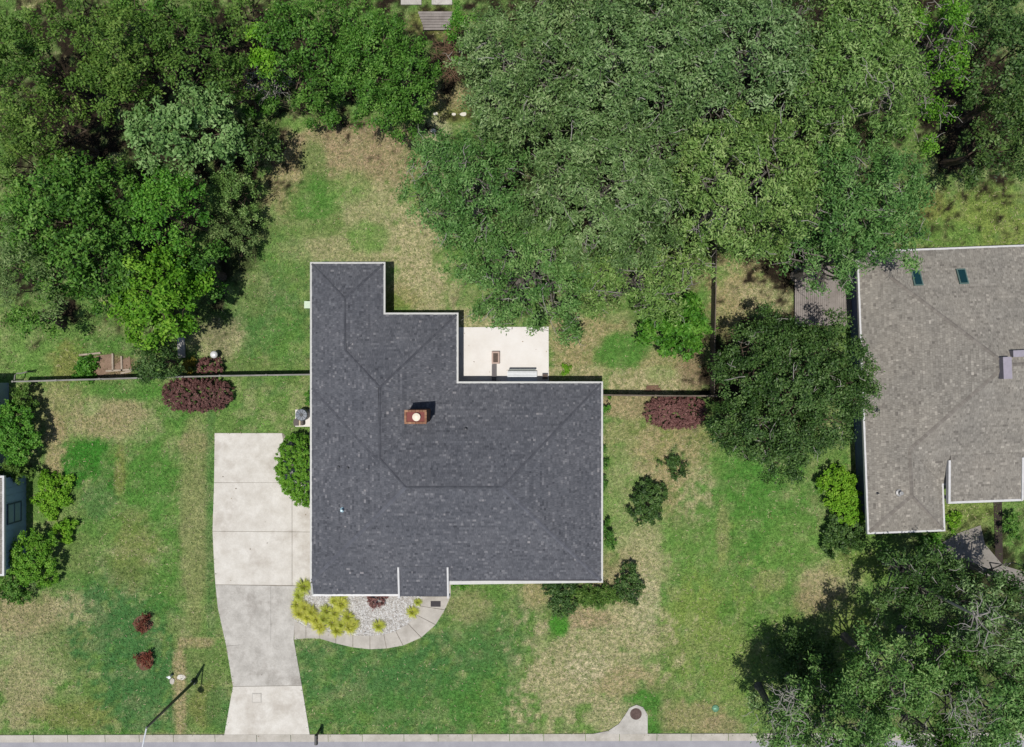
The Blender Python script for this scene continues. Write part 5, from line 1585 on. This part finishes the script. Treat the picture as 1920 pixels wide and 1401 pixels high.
def snag(label, px, py, z, s, seed):
    rng = np.random.default_rng(seed); c_ = W(px, py, z)
    root = thing('dead_tree', (c_[0], c_[1], 0), label, 'dead tree')
    mb = MB(); b0 = np.array([c_[0], c_[1], 0.]); t0 = np.array([c_[0], c_[1], z-1.0])
    mb.tube([b0, t0], [.10, .06], 7); mb.build('trunk', bark_pale, root)
    mb = MB()
    for i in range(6):
        a_ = i/6*6.283+rng.uniform(-.4, .4); e = t0+np.array([math.cos(a_)*s, math.sin(a_)*s, rng.uniform(.4, 1.5)])*rng.uniform(.7, 1.1)
        pts = limb(mb, t0, e, .042, .014, rng, .1, 5, 4)
        for q_ in pts[2:]:
            for _ in range(2):
                d = unit(rng.normal(0, 1, 3)+np.array([math.cos(a_), math.sin(a_), .4])*1.2)*rng.uniform(.3, .7)
                limb(mb, q_, np.array(q_)+d, .016, .005, rng, .08, 4, 3)
    mb.build('branches', bark_pale, root)
snag('bare white dead tree standing out at the right edge of the lower grove', 1850, 1165, 9.6, .95, 5)
brush('dead_branches', 'bare grey twigs at the left side of the lower grove above the road end', 1470, 1325, 34, 44, 60, bark_pale, 1.2, 7.0, .02)
brush('dead_branches', 'bare grey twigs in the lower right corner among green crowns', 1810, 1335, 46, 30, 50, bark_pale, 1.0, 8.4, .018)
# front path of the right house, its concrete colour darkened for shade
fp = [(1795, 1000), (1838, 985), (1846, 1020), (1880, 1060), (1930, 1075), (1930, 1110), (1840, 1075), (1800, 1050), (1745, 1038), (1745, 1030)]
mb = MB(); mb.prism(P2(*fp), .003, .04); mb.build('path', mottled('shade_darkened_concrete', A(138, 132, 124), A(160, 154, 146), 1.4, 16, .9, .4), structure=True)
fp2 = P2((1862, 925), (1878, 925), (1880, 1060), (1866, 1060))  # narrow dark brown strip laid on the ground
mb = MB(); mb.prism(fp2, .003, .03); mb.build('dark_strip', mottled('dark_brown_ground', A(46, 36, 32), A(64, 52, 44), 4, 40), structure=True)

# fallen leaves on the lawn and the concrete, thickest near the crowns
NL = 2600
lx_ = RNG.uniform(-30, 30, NL); ly_ = RNG.uniform(-21.3, 21, NL)
px_, py_ = lx_*PX+960, 700.5-ly_*PX
near = np.zeros(NL)
for (cx, cy, r_) in ((1150, 640, 170), (1440, 860, 170), (830, 480, 130), (520, 520, 130), (1580, 1180, 150), (200, 660, 160), (640, 300, 140), (1390, 560, 80), (120, 780, 120)):
    near = np.maximum(near, np.exp(-((px_-cx)**2+(py_-cy)**2)/(2*r_*r_)))
ok = RNG.random(NL) < .12+.8*near
for F_, lp in ((F1, eave1), (F2, eave2), (F3, loop3)):
    ok &= ~inside([F_.xy(p) for p in lp], lx_, ly_)
lx_, ly_ = lx_[ok], ly_[ok]
n = len(lx_)
P = np.stack([lx_, ly_, np.full(n, .09)], -1)
nn_ = unit(np.stack([RNG.normal(0, .35, n), RNG.normal(0, .35, n), np.ones(n)], -1))
V = leaf_quads(P, nn_, .085, .5, RNG, .8)
o = quads_mesh('fallen_leaves', V, RNG.random(n), tinted('dry_leaves', [(0, A(96, 70, 46)), (.5, A(140, 112, 74)), (1, A(186, 164, 116))], .8), stuff=True)
tag(o, 'dry brown leaves fallen on lawn and concrete near the trees', 'fallen leaves')
